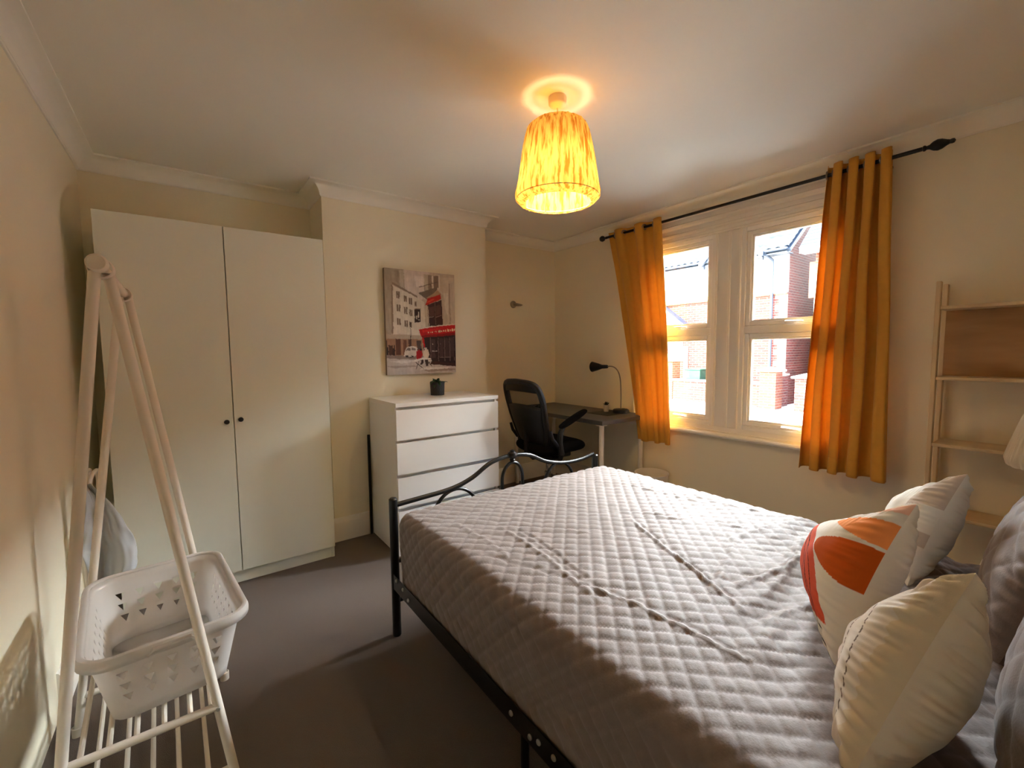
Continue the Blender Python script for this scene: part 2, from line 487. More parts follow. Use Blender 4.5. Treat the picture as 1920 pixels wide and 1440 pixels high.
# stepped head moulding above the window
prof = [(0, 2.166), (.020, 2.166), (.022, 2.176), (.014, 2.184), (.014, 2.205), (.024, 2.212), (.026, 2.224), (.016, 2.232), (.016, 2.262), (.030, 2.275), (.034, 2.290), (.022, 2.298), (.022, 2.330), (.036, 2.342), (.036, 2.358), (0, 2.360)]
b = MB(); b.prism([(-a, z) for a, z in prof], (XR, .77, 0), (1, 0, 0), (0, 0, 1), (0, 1, 0), 1.645)
struct(b.build('trim_3', M['gloss'], angle=25))
sp_ = [(0, 0), (.020, 0), (.022, .012), (.014, .022), (.014, .050), (.024, .062), (.024, .078), (0, .080)]
for nm, yy, s in (('trim_4', WY0, -1), ('trim_5', WY1, 1)):
    b = MB(); b.prism([(-a, s * q) for a, q in sp_], (XR, yy, .70), (1, 0, 0), (0, 1, 0), (0, 0, 1), 1.466)
    struct(b.build(nm, M['gloss'], angle=25))
# inner sill with rounded nose and sloping bead
b = MB()
pr = [(.012, .672), (-.046, .672), (-.054, .677), (-.057, .687), (-.054, .697), (-.046, .702), (-.006, .702), (-.006, .712), (0.0, .716), (0.0, .746), (.012, .746)]
b.prism(pr, (XR - .0005, .76, 0), (1, 0, 0), (0, 0, 1), (0, 1, 0), 1.665)
struct(b.build('trim_6', M['gloss'], angle=25))
# outer sill
struct(MB().box((XR + .076, WY0, WZ0), (XR + .38, WY1, WZ0 + .015)).build('trim_7', M['stone'], smooth=False))

# ------------------------------------------------------------------ curtain rod and curtains
ZR, XC = 2.327, 3.046
t = thing('curtain_rod', 'thin black curtain rod with bulbous finials running above the window', 'curtain rod', (XC, 1.6, ZR))
MB().tube([(0, -1.02, 0), (0, 1.06, 0)], .0105, 14).build('rod', M['black_metal'], t)
pf = [(.0085, 0), (.014, .004), (.014, .010), (.009, .016), (.011, .026), (.022, .040), (.027, .056), (.024, .072), (.014, .090), (.010, .100), (.012, .108), (.010, .116), (.002, .120)]
MB().lathe(pf, (0, -1.02, 0), 20, (0, -1, 0)).build('finial', M['black_metal'], t)
MB().lathe([(.0085, 0), (.012, .006), (.008, .016), (.010, .024), (.022, .036), (.026, .052), (.020, .068), (.008, .078), (.001, .080)], (0, 1.06, 0), 20, (0, 1, 0)).build('finial', M['black_metal'], t)
for yy in (-.865, 0.98):
    MB().tube([(.103, yy, -.02), (.06, yy, -.02), (.02, yy, -.018), (0, yy, -.009)], .006, 8).lathe([(.02, 0), (.02, .006), (.001, .007)], (.103, yy, -.02), 16, (-1, 0, 0)).build('bracket', M['black_metal'], t)


def curtain(name, label, top, bot, folds, ztop, zbot, seed, amp_t, amp_b, swing):
    """top / bot: (y start, y end) at the rod and at the hem"""
    rnd = random.Random(seed)
    ph = [rnd.uniform(-.25, .25) for _ in range(40)]

    def fn(u, v):
        yt = top[0] + (top[1] - top[0]) * u
        yb_ = bot[0] + (bot[1] - bot[0]) * u
        e = v ** 1.15
        e2 = e + .10 * sin(pi * v)
        y = yt * (1 - e2) + yb_ * e2
        # a fold wave that wanders a little with height
        a = 2 * pi * folds * u + .5 * sin(3.1 * u + seed) + v * (0.6 * sin(5 * u + seed)) + .25 * sin(9 * v + 7 * u)
        amp = amp_t * (1 - v) + amp_b * v
        x = XC + amp * sin(a) + swing(u, v)
        y += .35 * amp * sin(2 * a + .6)
        x += .003 * noise.noise(Vector((u * 9, v * 6, seed))) + .002 * noise.noise(Vector((u * 26, v * 16, seed + 3)))
        z = ztop * (1 - v) + zbot * v
        z += .004 * sin(a * 1.0) * v
        return (x, y, z)
    t = thing(name, label, 'curtain', (0, 0, 0))
    cb = MB().grid(fn, 200, 90)
    cb.build('cloth', M['curtain'], t, angle=180, solid=.0016)
    # stitched hem and eyelets
    hb = MB()
    hp = [Vector(fn(i / 199, .945)) + Vector((-.0016, 0, 0)) for i in range(200)]
    hb.tube(hp, .0011, 4)
    hb.build('hem_stitching', M['curtain'], t)
    # eyelets where the cloth crosses the rod
    vz = (ztop - ZR) / (ztop - zbot)
    last = None
    for i in range(400):
        p = Vector(fn(i / 399, vz)); q = p.x - XC
        if last is not None and last * q < 0:
            p2 = Vector(fn(min(1, (i + 3) / 399), vz)); tg = (p2 - p).normalized()
            nrm = Vector((tg.y, -tg.x, 0))
            ring = []
            a1 = Vector((tg.x, tg.y, 0)).normalized()
            for k in range(24):
                ang = 2 * pi * k / 24
                ring.append(Vector((XC, p.y, ZR)) + a1 * cos(ang) * .021 + Vector((0, 0, 1)) * sin(ang) * .021)
            MB().tube(ring, .0045, 8, closed=True).build('eyelet', M['nickel'], t)
        last = q
    return t


curtain('curtain', 'mustard yellow curtain drawn aside over the end of the desk', (2.640, 2.095), (2.285, 1.985), 3.0, 2.366, .565, 2, .030, .016,
        lambda u, v: -.03 * v * (1 - u) + .008 * sin(3 * v))
curtain('curtain', 'mustard yellow curtain hanging in deep folds beside the wooden shelf', (.985, .690), (1.075, .640), 4.0, 2.376, .585, 5, .040, .034,
        lambda u, v: -.012 * v)

# ------------------------------------------------------------------ wardrobe
t = thing('wardrobe', 'tall matt white two-door wardrobe with small black knobs', 'wardrobe', (.1775, 3.15, 0))
ox, oy = .1775, 3.15
b = MB()
x0, x1, yf, yb_ = -.339 - ox, .694 - ox, 2.893 - oy, 3.458 - oy
b.box((x0, yf, 0), (x0 + .018, yb_, 2.02), .001).box((x1 - .018, yf, 0), (x1, yb_, 2.02), .001)
b.box((x0 + .018, yf, 2.002), (x1 - .018, yb_, 2.02)).box((x0 + .018, yf, .07), (x1 - .018, yb_, .088)).box((x0 + .018, yb_ - .01, .088), (x1 - .018, yb_, 2.002))
b.box((-.009, yf + .01, .088), (.009, yb_ - .01, 2.002))
b.build('carcass', M['ward'], t, smooth=False)
MB().box((x0 + .019, yf + .004, 0), (x1 - .019, yf + .020, .069), .001).build('plinth', M['ward'], t, smooth=False)
for (a, c, kx) in ((x0, -.0017 + .004, -.030), (.0017 + .004 + .001, x1, .037)):
    d = MB().box((a, 2.874 - oy, .075), (c, 2.891 - oy, 2.018), .0012).build('door', M['ward'], t, angle=20)
    kp = [(.006, 0), (.006, .010), (.009, .013), (.0125, .016), (.0135, .021), (.012, .026), (.0001, .028)]
    MB().lathe(kp, (kx, 2.874 - oy, .947 if kx < 0 else .955), 20, (0, -1, 0)).build('knob', M['black_matt'], d)

# ------------------------------------------------------------------ chest of drawers
t = thing('chest_of_drawers', 'glossy white chest of four handleless drawers below the canvas picture', 'chest of drawers', (1.416, 2.86, 0))
ox, oy = 1.416, 2.86
x0, x1, yf, yb_ = 1.024 - ox, 1.808 - ox, 2.608 - oy, 3.111 - oy
b = MB()
b.box((x0, yf + .018, 0), (x0 + .02, yb_, .975), .001).box((x1 - .02, yf + .018, 0), (x1, yb_, .975), .001)
b.box((x0 + .02, yb_ - .008, 0), (x1 - .02, yb_, .975)).box((x0 + .02, yf + .05, .03), (x1 - .02, yb_ - .01, .045))
for z0, z1 in ((.950, .975), (.735, .770), (.510, .548), (.292, .330), (.06, .09)): b.box((x0 + .02, yf + .036, z0), (x1 - .02, yf + .050, z1))
b.build('body', M['malm'], t, smooth=False)
MB().box((x0 - .001, yf - .001, .9755), (x1 + .001, yb_, 1.002), .0012).build('top', M['malm'], t, angle=20)
for i, (z0, z1) in enumerate(((.762, .958), (.540, .744), (.322, .518), (.085, .300))):
    b = MB()
    pr = [(yf, z0), (yf, z1), (yf + .006, z1), (yf + .018, z1 - .020), (yf + .018, z0)]
    b.prism([(y, z) for y, z in pr], (x0 + .001, 0, 0), (0, 1, 0), (0, 0, 1), (1, 0, 0), x1 - x0 - .002)
    b.box((x0 + .03, yf + .0181, z0 + .01), (x0 + .042, yb_ - .03, z1 - .05)).box((x1 - .042, yf + .0181, z0 + .01), (x1 - .03, yb_ - .03, z1 - .05))
    b.build('drawer', M['malm'], t, angle=20)
MB().box((x0 + .02, yf + .022, 0), (x1 - .02, yf + .034, .072), .001).build('plinth', M['malm'], t, smooth=False)

tag(MB().box((.996, 3.086, 0), (1.014, 3.100, .735), .002).build('black_strip', M['black_matt']), 'narrow black strip standing upright behind the chest of drawers', 'metal strip')  # thin upright black box at the rear left of the chest

# ------------------------------------------------------------------ canvas picture
PX = [(118, 62), (822, 158), (808, 1118), (135, 1130)]     # corners the sketch was laid out in


def inpoly(x, y, P):
    c = False; j = len(P) - 1
    for i in range(len(P)):
        xi, yi = P[i]; xj, yj = P[j]
        if (yi > y) != (yj > y) and x < (xj - xi) * (y - yi) / (yj - yi) + xi: c = not c
        j = i
    return c


POLY = []


def pg(col, *pts, soft=0): POLY.append((lin(tuple(k / 255 for k in col)), pts, min(p[0] for p in pts), max(p[0] for p in pts), min(p[1] for p in pts), max(p[1] for p in pts)))


def rc(col, x0, y0, x1, y1, sl=0.0): pg(col, (x0, y0), (x1, y0 + sl * (x1 - x0)), (x1, y1 + sl * (x1 - x0)), (x0, y1))


pg((205, 186, 170), (100, 40), (860, 40), (860, 1160), (100, 1160))                       # ground tone
pg((222, 206, 196), (300, 80), (560, 110), (560, 330), (430, 420), (330, 330), (300, 280))   # pale sky
pg((236, 222, 214), (400, 150), (520, 160), (500, 250), (420, 260))
pg((176, 160, 140), (100, 40), (300, 70), (310, 300), (190, 220), (190, 720), (100, 720))    # far left tower
pg((160, 144, 126), (210, 90), (250, 95), (250, 220), (225, 200))
pg((198, 184, 166), (260, 90), (300, 96), (304, 280), (262, 250))
pg((226, 214, 198), (190, 235), (500, 410), (500, 740), (190, 715))                     # pale town house
pg((150, 130, 112), (190, 205), (430, 350), (430, 368), (190, 228))
pg((150, 130, 112), (180, 230), (196, 235), (196, 715), (180, 715))
for (x, y, w_, h_) in ((225, 295, 34, 68), (297, 340, 30, 60), (345, 362, 32, 64), (400, 400, 18, 48), (228, 425, 36, 68), (297, 452, 32, 66), (348, 478, 30, 62), (230, 562, 34, 64), (300, 585, 32, 62), (347, 600, 24, 55)):
    rc((128, 106, 90), x, y, x + w_, y + h_, .2)
    rc((206, 190, 172), x + w_ * .42, y + 3, x + w_ * .58, y + h_, .2)
pg((190, 170, 148), (100, 718), (480, 740), (480, 780), (100, 760))
pg((168, 128, 100), (100, 760), (470, 780), (470, 960), (100, 960))                     # arcade
for x, y0, wd, c in ((150, 830, 36, (84, 56, 44)), (215, 770, 46, (104, 66, 52)), (285, 780, 30, (120, 80, 60)), (335, 775, 26, (96, 64, 52)), (412, 790, 44, (92, 74, 66)), (118, 780, 20, (70, 52, 46)), (185, 860, 20, (64, 44, 38))):
    rc(c, x, y0, x + wd, 930)
rc((58, 46, 42), 130, 850, 146, 930); rc((60, 44, 40), 196, 830, 208, 930)
pg((206, 196, 190), (100, 935), (860, 960), (860, 1180), (100, 1180))                  # street
pg((150, 134, 124), (100, 925), (480, 950), (460, 975), (240, 972), (100, 955))
pg((228, 222, 218), (150, 990), (380, 985), (420, 1000), (260, 1015))
pg((178, 164, 156), (130, 1040), (380, 1035), (420, 1050), (200, 1062))
pg((232, 226, 222), (480, 1060), (760, 1062), (700, 1080), (430, 1085))
pg((170, 152, 142), (470, 1085), (800, 1075), (800, 1095), (520, 1105))
# right-hand corner building
pg((200, 184, 164), (500, 140), (860, 150), (860, 680), (500, 680))
pg((150, 132, 116), (540, 150), (580, 150), (580, 300), (540, 320)); pg((226, 214, 200), (580, 160), (596, 160), (596, 300), (580, 300))
pg((132, 112, 98), (598, 160), (650, 160), (650, 280), (598, 300)); pg((222, 210, 196), (650, 150), (664, 150), (664, 290), (650, 290))
pg((212, 198, 180), (700, 180), (860, 190), (860, 660), (690, 650)); pg((178, 160, 142), (756, 240), (770, 240), (770, 650), (756, 650))
pg((226, 216, 200), (700, 330), (745, 330), (745, 560), (715, 500))
pg((120, 104, 92), (440, 320), (640, 265), (646, 285), (520, 385), (500, 385))          # balcony underside
pg((214, 202, 188), (450, 330), (520, 385), (505, 390), (440, 340)); pg((210, 198, 182), (640, 270), (700, 340), (690, 350), (632, 290))
pg((110, 94, 84), (446, 260), (640, 215), (640, 222), (446, 268)); pg((110, 94, 84), (500, 250), (506, 250), (506, 310), (500, 310)); pg((110, 94, 84), (560, 236), (566, 236), (566, 300), (560, 300))
pg((180, 150, 120), (520, 370), (640, 300), (672, 340), (530, 395))
pg((192, 36, 26), (526, 378), (668, 340), (674, 388), (508, 446)); pg((226, 70, 44), (530, 400), (600, 378), (598, 392), (520, 425))
pg((66, 38, 34), (524, 440), (676, 395), (684, 645), (532, 655))                        # upper window
pg((190, 170, 150), (524, 450), (536, 448), (544, 650), (534, 652)); pg((110, 84, 76), (600, 420), (608, 418), (612, 640), (604, 640))
pg((170, 150, 138), (545, 560), (590, 552), (590, 558), (545, 568)); pg((150, 120, 110), (612, 560), (668, 545), (668, 551), (612, 566))
pg((94, 62, 56), (545, 470), (595, 455), (595, 545), (548, 555)); pg((94, 62, 56), (615, 450), (665, 440), (668, 535), (617, 548))
pg((240, 228, 214), (432, 676), (560, 650), (830, 632), (830, 645), (480, 682))
pg((206, 22, 30), (432, 680), (570, 660), (830, 642), (830, 742), (610, 752), (462, 760))       # lower awning
pg((150, 16, 24), (462, 740), (830, 718), (830, 745), (610, 756), (466, 764)); pg((232, 44, 44), (470, 690), (700, 668), (560, 700), (480, 712))
for x, h_, wd in ((524, 14, 12), (548, 8, 6), (566, 12, 10), (588, 9, 7), (606, 12, 9), (632, 22, 22), (660, 16, 14), (684, 14, 12), (704, 20, 12), (730, 24, 18), (756, 20, 10), (778, 26, 14), (798, 22, 10)):
    rc((250, 226, 190), x, 712 - (x - 520) * .07 - h_ / 2, x + wd, 712 - (x - 520) * .07 + h_ / 2)
pg((52, 36, 36), (470, 762), (830, 745), (830, 1050), (560, 1020), (480, 900))           # shop front
pg((196, 26, 30), (466, 762), (486, 764), (494, 860), (480, 860))
for x in (545, 625, 690, 745, 790): pg((118, 96, 92), (x, 765), (x + 8, 765), (x + 8, 1000), (x, 1000))
for x, y in ((555, 780), (640, 775), (700, 775), (755, 770)): rc((78, 58, 60), x, y, x + 42, y + 190)
rc((190, 178, 170), 560, 896, 620, 904); rc((120, 100, 96), 640, 960, 760, 968); rc((206, 190, 180), 650, 826, 656, 832); rc((206, 190, 180), 568, 826, 576, 836)
pg((70, 40, 34), (560, 1000), (830, 1030), (830, 1060), (540, 1030))
rc((54, 32, 30), 398, 480, 456, 612, -.06); rc((180, 160, 140), 398, 470, 464, 480, 0); rc((214, 200, 186), 430, 505, 444, 560); rc((200, 186, 172), 412, 545, 424, 580); rc((190, 176, 162), 434, 580, 446, 590)
rc((60, 48, 44), 354, 640, 359, 850); rc((74, 60, 54), 347, 618, 364, 650); rc((60, 50, 46), 350, 604, 360, 620)
pg((226, 216, 204), (290, 945), (296, 900), (312, 862), (335, 846), (400, 846), (418, 870), (418, 930), (380, 950))   # van
pg((120, 108, 104), (306, 888), (322, 862), (352, 860), (352, 888)); pg((140, 128, 122), (362, 862), (396, 862), (404, 886), (362, 888)); pg((72, 60, 56), (300, 935), (380, 940), (378, 958), (306, 956)); rc((226, 218, 208), 330, 936, 360, 950)
pg((190, 28, 40), (406, 900), (430, 884), (462, 890), (468, 930), (456, 975), (412, 978)); pg((58, 38, 34), (438, 872), (460, 872), (462, 892), (440, 892)); pg((60, 42, 40), (432, 974), (470, 970), (478, 1010), (456, 1034), (440, 1030), (456, 1000))
pg((232, 216, 198), (476, 900), (492, 880), (524, 884), (536, 930), (520, 966), (484, 966), (470, 936)); pg((222, 206, 190), (488, 862), (512, 862), (516, 884), (488, 884)); pg((70, 56, 50), (486, 966), (520, 966), (522, 1046), (500, 1048))
pg((240, 236, 230), (380, 985), (470, 962), (556, 970), (552, 984), (470, 980), (392, 1000)); pg((226, 220, 214), (520, 990), (556, 988), (556, 1002), (522, 1004))
for a, c in (((392, 1000), (478, 1078)), ((430, 1000), (400, 1080)), ((520, 1000), (556, 1050)), ((540, 1000), (500, 1050))):
    dx, dy = c[0] - a[0], c[1] - a[1]; l = sqrt(dx * dx + dy * dy); nx, ny = -dy / l * 3, dx / l * 3
    pg((64, 46, 42), (a[0] + nx, a[1] + ny), (c[0] + nx, c[1] + ny), (c[0] - nx, c[1] - ny), (a[0] - nx, a[1] - ny))


def paint_at(u, v):
    """u 0..1 left to right, v 0..1 top to bottom"""
    x = (PX[0][0] * (1 - u) + PX[1][0] * u) * (1 - v) + (PX[3][0] * (1 - u) + PX[2][0] * u) * v
    y = (PX[0][1] * (1 - u) + PX[1][1] * u) * (1 - v) + (PX[3][1] * (1 - u) + PX[2][1] * u) * v
    x += 4 * noise.noise(Vector((u * 30, v * 30, 1))); y += 4 * noise.noise(Vector((u * 30, v * 30, 5)))
    c = (0.5, 0.4, 0.35)
    for col, P, a0, a1, b0, b1 in POLY:
        if a0 <= x <= a1 and b0 <= y <= b1 and inpoly(x, y, P): c = col
    k = 1 + .12 * noise.noise(Vector((u * 40, v * 14, 2))) + .10 * noise.noise(Vector((u * 11, v * 8, 9)))
    return tuple(q * k * .96 for q in c)


pw, ph_ = .573, .778
t = thing('canvas_picture', 'unframed canvas painting of a street cafe with red awnings', 'picture', (1.157 + pw / 2, YC, 1.157 + ph_ / 2))
b = MB(); nu, nv = 150, 204
b.grid(lambda u, v: ((u - .5) * pw, -.032, (.5 - v) * ph_), nu, nv)
cols = [paint_at(i / (nu - 1), j / (nv - 1)) for j in range(nv) for i in range(nu)]
b.build('painted_face', M['canvas'], t, smooth=False, cols=cols)
b = MB().box((-pw / 2, -.0315, -ph_ / 2), (pw / 2, -.001, ph_ / 2), .002)
b.build('stretcher', mat('canvas_edge', (.56, .48, .40), .8, bump=.2, bscale=400), t, angle=20)

# ------------------------------------------------------------------ small plant on the chest
def leaf(mb, base, yaw, pitch, ln, wd, curl=0.6):
    base = Vector(base); d = Vector((cos(yaw), sin(yaw), 0)); s_ = Vector((-sin(yaw), cos(yaw), 0)); rows = []
    for i in range(6):
        q = i / 5; a = pitch - curl * q
        p = base + d * (ln * q * cos(a)) + Vector((0, 0, ln * q * sin(a)))
        ww = wd * sin(pi * min(1, q * .93 + .07)) ** .8
        rows += [p - s_ * ww + Vector((0, 0, ww * .25)), p, p + s_ * ww + Vector((0, 0, ww * .25))]
    fs = []
    for i in range(5):
        for k in range(2):
            fs.append((i * 3 + k, i * 3 + k + 1, (i + 1) * 3 + k + 1, (i + 1) * 3 + k))
    mb.add(rows, fs)


t = thing('potted_plant', 'small leafy plant in a charcoal embossed pot on the chest of drawers', 'plant', (1.482, 2.935, 1.002))
b = MB()
def potf(u, v):
    a = 2 * pi * u; r = .049 + .004 * v
    r += .0013 * (1 if (int(u * 36 + (v * 7 if int(v * 7) % 2 else -v * 7)) % 2) else 0)
    return (r * cos(a), r * sin(a), .098 * v)
b.grid(potf, 144, 36, loop=True)
b.lathe([(.0001, 0), (.049, 0)], n=32); b.lathe([(.054, .098), (.052, .101), (.048, .098), (.048, .086)], n=32)
b.build('pot', M['pot_dark'], t, angle=50)
MB().lathe([(.0001, .090), (.03, .091), (.048, .087)], n=24).build('soil', M['soil'], t)
rnd = random.Random(3)
for i in range(16):
    b = MB(); a = rnd.uniform(0, 2 * pi); r = rnd.uniform(.002, .022)
    leaf(b, (r * cos(a), r * sin(a), .088), a, rnd.uniform(.5, 1.25), rnd.uniform(.045, .07), rnd.uniform(.010, .016), rnd.uniform(.3, 1.1))
    b.build('leaf', M['leaf'], t, angle=180, solid=.0012)

# ------------------------------------------------------------------ wall stud
t = thing('wall_hook', 'small round satin metal hook with a pointed peg on the alcove wall', 'hook', (2.594, YB, 1.785))
MB().lathe([(.034, 0), (.036, .003), (.034, .010), (.026, .016), (.0001, .018)], n=28, axis=(0, -1, 0)).build('plate', M['nickel'], t)
MB().tube([(.0, -.015, 0), (.016, -.042, -.004), (.050, -.062, -.008), (.066, -.070, -.008)], [.013, .015, .010, .002], 12).build('peg', M['nickel'], t)

# ------------------------------------------------------------------ desk
t = thing('desk', 'dark grey desk with white round legs in the corner under the curtain', 'desk', (2.84, 2.855, 0))
DX0, DX1, DY0, DY1, DZ = 2.545, 3.125, 2.255, 3.452, .772
ox, oy = 2.84, 2.855
MB().box((DX0 - ox, DY0 - oy, DZ - .034), (DX1 - ox, DY1 - oy, DZ), .002).build('desktop', M['desk'], t, angle=20)
for x in (DX0 + .042, DX1 - .042):
    for y in (DY0 + .045, DY1 - .045):
        b = MB().lathe([(.0001, 0), (.018, 0), (.018, .008), (.0195, .010), (.0195, DZ - .042), (.045, DZ - .040), (.045, DZ - .035), (.0001, DZ - .035)], (x - ox, y - oy, 0), 20)
        b.build('leg', M['white_steel'], t)
# black mat
tag(MB().box((2.80, 2.42, DZ), (3.10, 2.66, DZ + .003), .001).build('desk_mat', M['black_plastic'], angle=20), 'thin black mat lying on the desk under the lamp base', 'mat')
# gooseneck lamp
t = thing('desk_lamp', 'black gooseneck desk lamp with a cone head beside the curtain', 'lamp', (3.035, 2.475, DZ + .003))
MB().lathe([(.0001, 0), (.072, 0), (.074, .005), (.070, .024), (.058, .031), (.0001, .032)], n=36).build('base', M['black_plastic'], t)
P_ = [(0, 0, .03), (0, .0, .12), (0, .003, .22), (0, .012, .30), (0, .035, .36), (0, .075, .395), (0, .125, .405), (0, .175, .40)]
pts = []
for i in range(len(P_) - 1):
    for k in range(6):
        q = k / 6; a, c = Vector(P_[i]), Vector(P_[i + 1])
        p0 = Vector(P_[max(i - 1, 0)]); p3 = Vector(P_[min(i + 2, len(P_) - 1)])
        pts.append(0.5 * ((2 * a) + (-p0 + c) * q + (2 * p0 - 5 * a + 4 * c - p3) * q * q + (-p0 + 3 * a - 3 * c + p3) * q ** 3))
pts.append(Vector(P_[-1]))
MB().tube(pts, .0055, 10).build('gooseneck', M['nickel'], t)
hd = MB().lathe([(.0001, -.012), (.012, -.010), (.016, .0), (.018, .05), (.030, .085), (.047, .150), (.048, .156), (.045, .154), (.028, .09), (.0001, .08)], (0, .165, .401), 28, (-.15, 1, -.03)).build('shade', M['black_plastic'], t)
MB().lathe([(.044, 0), (.040, .004), (.0001, .006)], (-.0195, .165 + .138, .397), 24, (-.15, 1, -.03)).build('lens', M['lens'], hd)
# tiny plant
t = thing('potted_succulent', 'tiny dark succulent in a white pot on the desk', 'plant', (2.985, 2.600, DZ + .003))
MB().lathe([(.0001, 0), (.021, 0), (.027, .058), (.028, .060), (.025, .060), (.024, .05)], n=28).build('pot', M['pot_white'], t)
MB().lathe([(.0001, .054), (.0245, .052)], n=20).build('soil', M['soil'], t)
for i in range(14):
    b = MB(); a = i * 2.4; leaf(b, (0, 0, .053), a, .35 + .9 * (i / 14), .030 + .004 * (i % 3), .0065, -.2)
    b.build('leaf', M['leaf_dark'], t, angle=180, solid=.003)

# ------------------------------------------------------------------ office chair
t = thing('office_chair', 'black office chair with mesh back and raised armrests at the desk', 'chair', (2.335, 2.66, 0), radians(-2))
# local: +X is forward. seat centre at origin
def padf(u, v):
    # rounded seat pad as closed surface
    a = 2 * pi * u; b_ = (v - .5) * pi
    sx = abs(cos(a)) ** .5 * (1 if cos(a) > 0 else -1); sy = abs(sin(a)) ** .5 * (1 if sin(a) > 0 else -1)
    cr = cos(b_) ** .35; x = .245 * sx * cr; y = .235 * sy * cr
    z = .052 * sin(b_)
    z += -.030 * max(0, x - .12) ** 1.3 * 9 * 0.5 + .010 * (abs(y) / .235) ** 2
    return (x + .03, y, z + .552)
MB().grid(padf, 64, 22, loop=True).build('seat', M['black_fabric'], t, angle=180)
MB().box((-.13, -.14, .465), (.14, .14, .502), .01).box((-.07, -.06, .425), (.09, .06, .463), .008).build('seat_plate', M['black_plastic'], t, angle=20)
MB().lathe([(.026, .20), (.026, .33), (.018, .335), (.014, .336), (.014, .43)], n=20).build('column', M['chrome'], t)
MB().lathe([(.030, .09), (.036, .10), (.036, .17), (.030, .205), (.028, .205)], n=20).build('column_cover', M['black_plastic'], t)
for k in range(5):
    a = 2 * pi * k / 5 + .35
    bb = MB().tube([(0.03 * cos(a), .03 * sin(a), .125), (.15 * cos(a), .15 * sin(a), .115), (.30 * cos(a), .30 * sin(a), .075)], [.024, .019, .015], 10).build('base_leg', M['black_plastic'], t)
    c = Vector((.305 * cos(a), .305 * sin(a), .028)); tv = Vector((-sin(a), cos(a), 0))
    cc = MB()
    for s_ in (-1, 1): cc.lathe([(.0001, 0), (.024, 0), (.028, .003), (.028, .014), (.024, .017), (.0001, .017)], c + tv * (s_ * .006 if s_ > 0 else s_ * .023), 18, tv)
    cc.tube([c, c + Vector((0, 0, .048))], .008, 8); cc.build('caster', M['black_plastic'], bb)
# back frame: S-shaped, wide at top
def backx(z):            # leaning back curve in side view
    q = (z - .55) / .53
    return -.175 - .012 * sin(q * pi) - .135 * q ** 1.3 + .03 * (1 - q) ** 3
def backw(z):
    q = (z - .55) / .53
    return .155 + .075 * min(1, q * 1.6) ** .8 + .002 * q
def wrap(z, y):          # the back curves round the sitter
    return .045 * (abs(y) / .24) ** 2
ring = []
for i in range(60):
    a = 2 * pi * i / 60
    zz = .815 + .262 * (abs(sin(a)) ** .38) * (1 if sin(a) > 0 else -1)
    yy = backw(zz) * (abs(cos(a)) ** .34) * (1 if cos(a) > 0 else -1)
    ring.append((backx(zz) + wrap(zz, yy), yy, zz + (.012 if sin(a) > .5 else 0) * (1 - abs(yy) / .25)))
MB().tube(ring, .024, 10, closed=True).build('back_frame', M['black_plastic'], t)
def meshf(u, v):
    zz = .57 + .49 * v; yy = backw(zz) * .98 * (2 * u - 1)
    return (backx(zz) + wrap(zz, yy), yy, zz)
MB().grid(meshf, 20, 24).build('back_mesh', M['chair_mesh'], t, angle=180)
def lumb(u, v):
    zz = .575 + .315 * v; yy = backw(zz) * .95 * (2 * u - 1)
    e = (1 - (2 * u - 1) ** 4) * (1 - (2 * v - 1) ** 4)
    return (backx(zz) + wrap(zz, yy) - .006 - .022 * e, yy, zz + .02 * (1 - (2 * u - 1) ** 2) * v)
def headb(u, v):
    zz = 1.005 + .065 * v; yy = backw(zz) * (.97 - .04 * v) * (2 * u - 1)
    return (backx(zz) + wrap(zz, yy) - .004, yy, zz + .010 * (1 - (2 * u - 1) ** 2))
MB().grid(headb, 22, 6).build('top_band', M['black_plastic'], t, angle=180, solid=.016)
MB().grid(lumb, 22, 16).build('lumbar_pad', M['black_plastic'], t, angle=180, solid=.012)
MB().tube([(-.03, 0, .470), (-.15, 0, .468), (-.215, 0, .52), (-.222, 0, .64), (-.235, 0, .80)], [.022, .022, .020, .018, .012], 10).build('back_bracket', M['black_plastic'], t)
for s_ in (-1, 1):
    y = s_ * .262
    ar = MB().tube([(-.05, s_ * .12, .475), (-.05, s_ * .22, .487), (-.075, y, .535), (-.095, y, .62), (-.085, y, .70), (-.055, y, .745)], [.016, .020, .024, .024, .021, .018], 10)
    ar.tube([(-.115, y, .60), (-.165, y, .66), (-.185, y, .72)], [.016, .014, .012], 8)
    arm = ar.build('armrest', M['black_plastic'], t)
    def armf(u, v, y=y):
        a = 2 * pi * u; q = (v - .5) * pi
        cr = cos(q) ** .4; L_ = .145 * sin(q)
        w_ = .040 * abs(cos(a)) ** .7 * (1 if cos(a) > 0 else -1) * cr; h_ = .020 * sin(a) * cr
        al = radians(23)
        return (.045 + L_ * cos(al) - h_ * sin(al), y + w_, .795 + L_ * sin(al) + h_ * cos(al))
    MB().grid(armf, 24, 20, loop=True).build('arm_pad', M['black_fabric'], arm, angle=180)

# ------------------------------------------------------------------ waste bin
b = MB().lathe([(.0001, .004), (.098, .004), (.100, 0), (.103, .0), (.130, .318), (.136, .320), (.1365, .328), (.133, .330), (.129, .326), (.100, .012), (.0001, .010)], (0, 0, 0), 56)
o = b.build('waste_bin', M['bin']); o.location = (2.972, 2.105, 0)
tag(o, 'round white plastic waste bin on the floor beside the desk leg', 'bin')

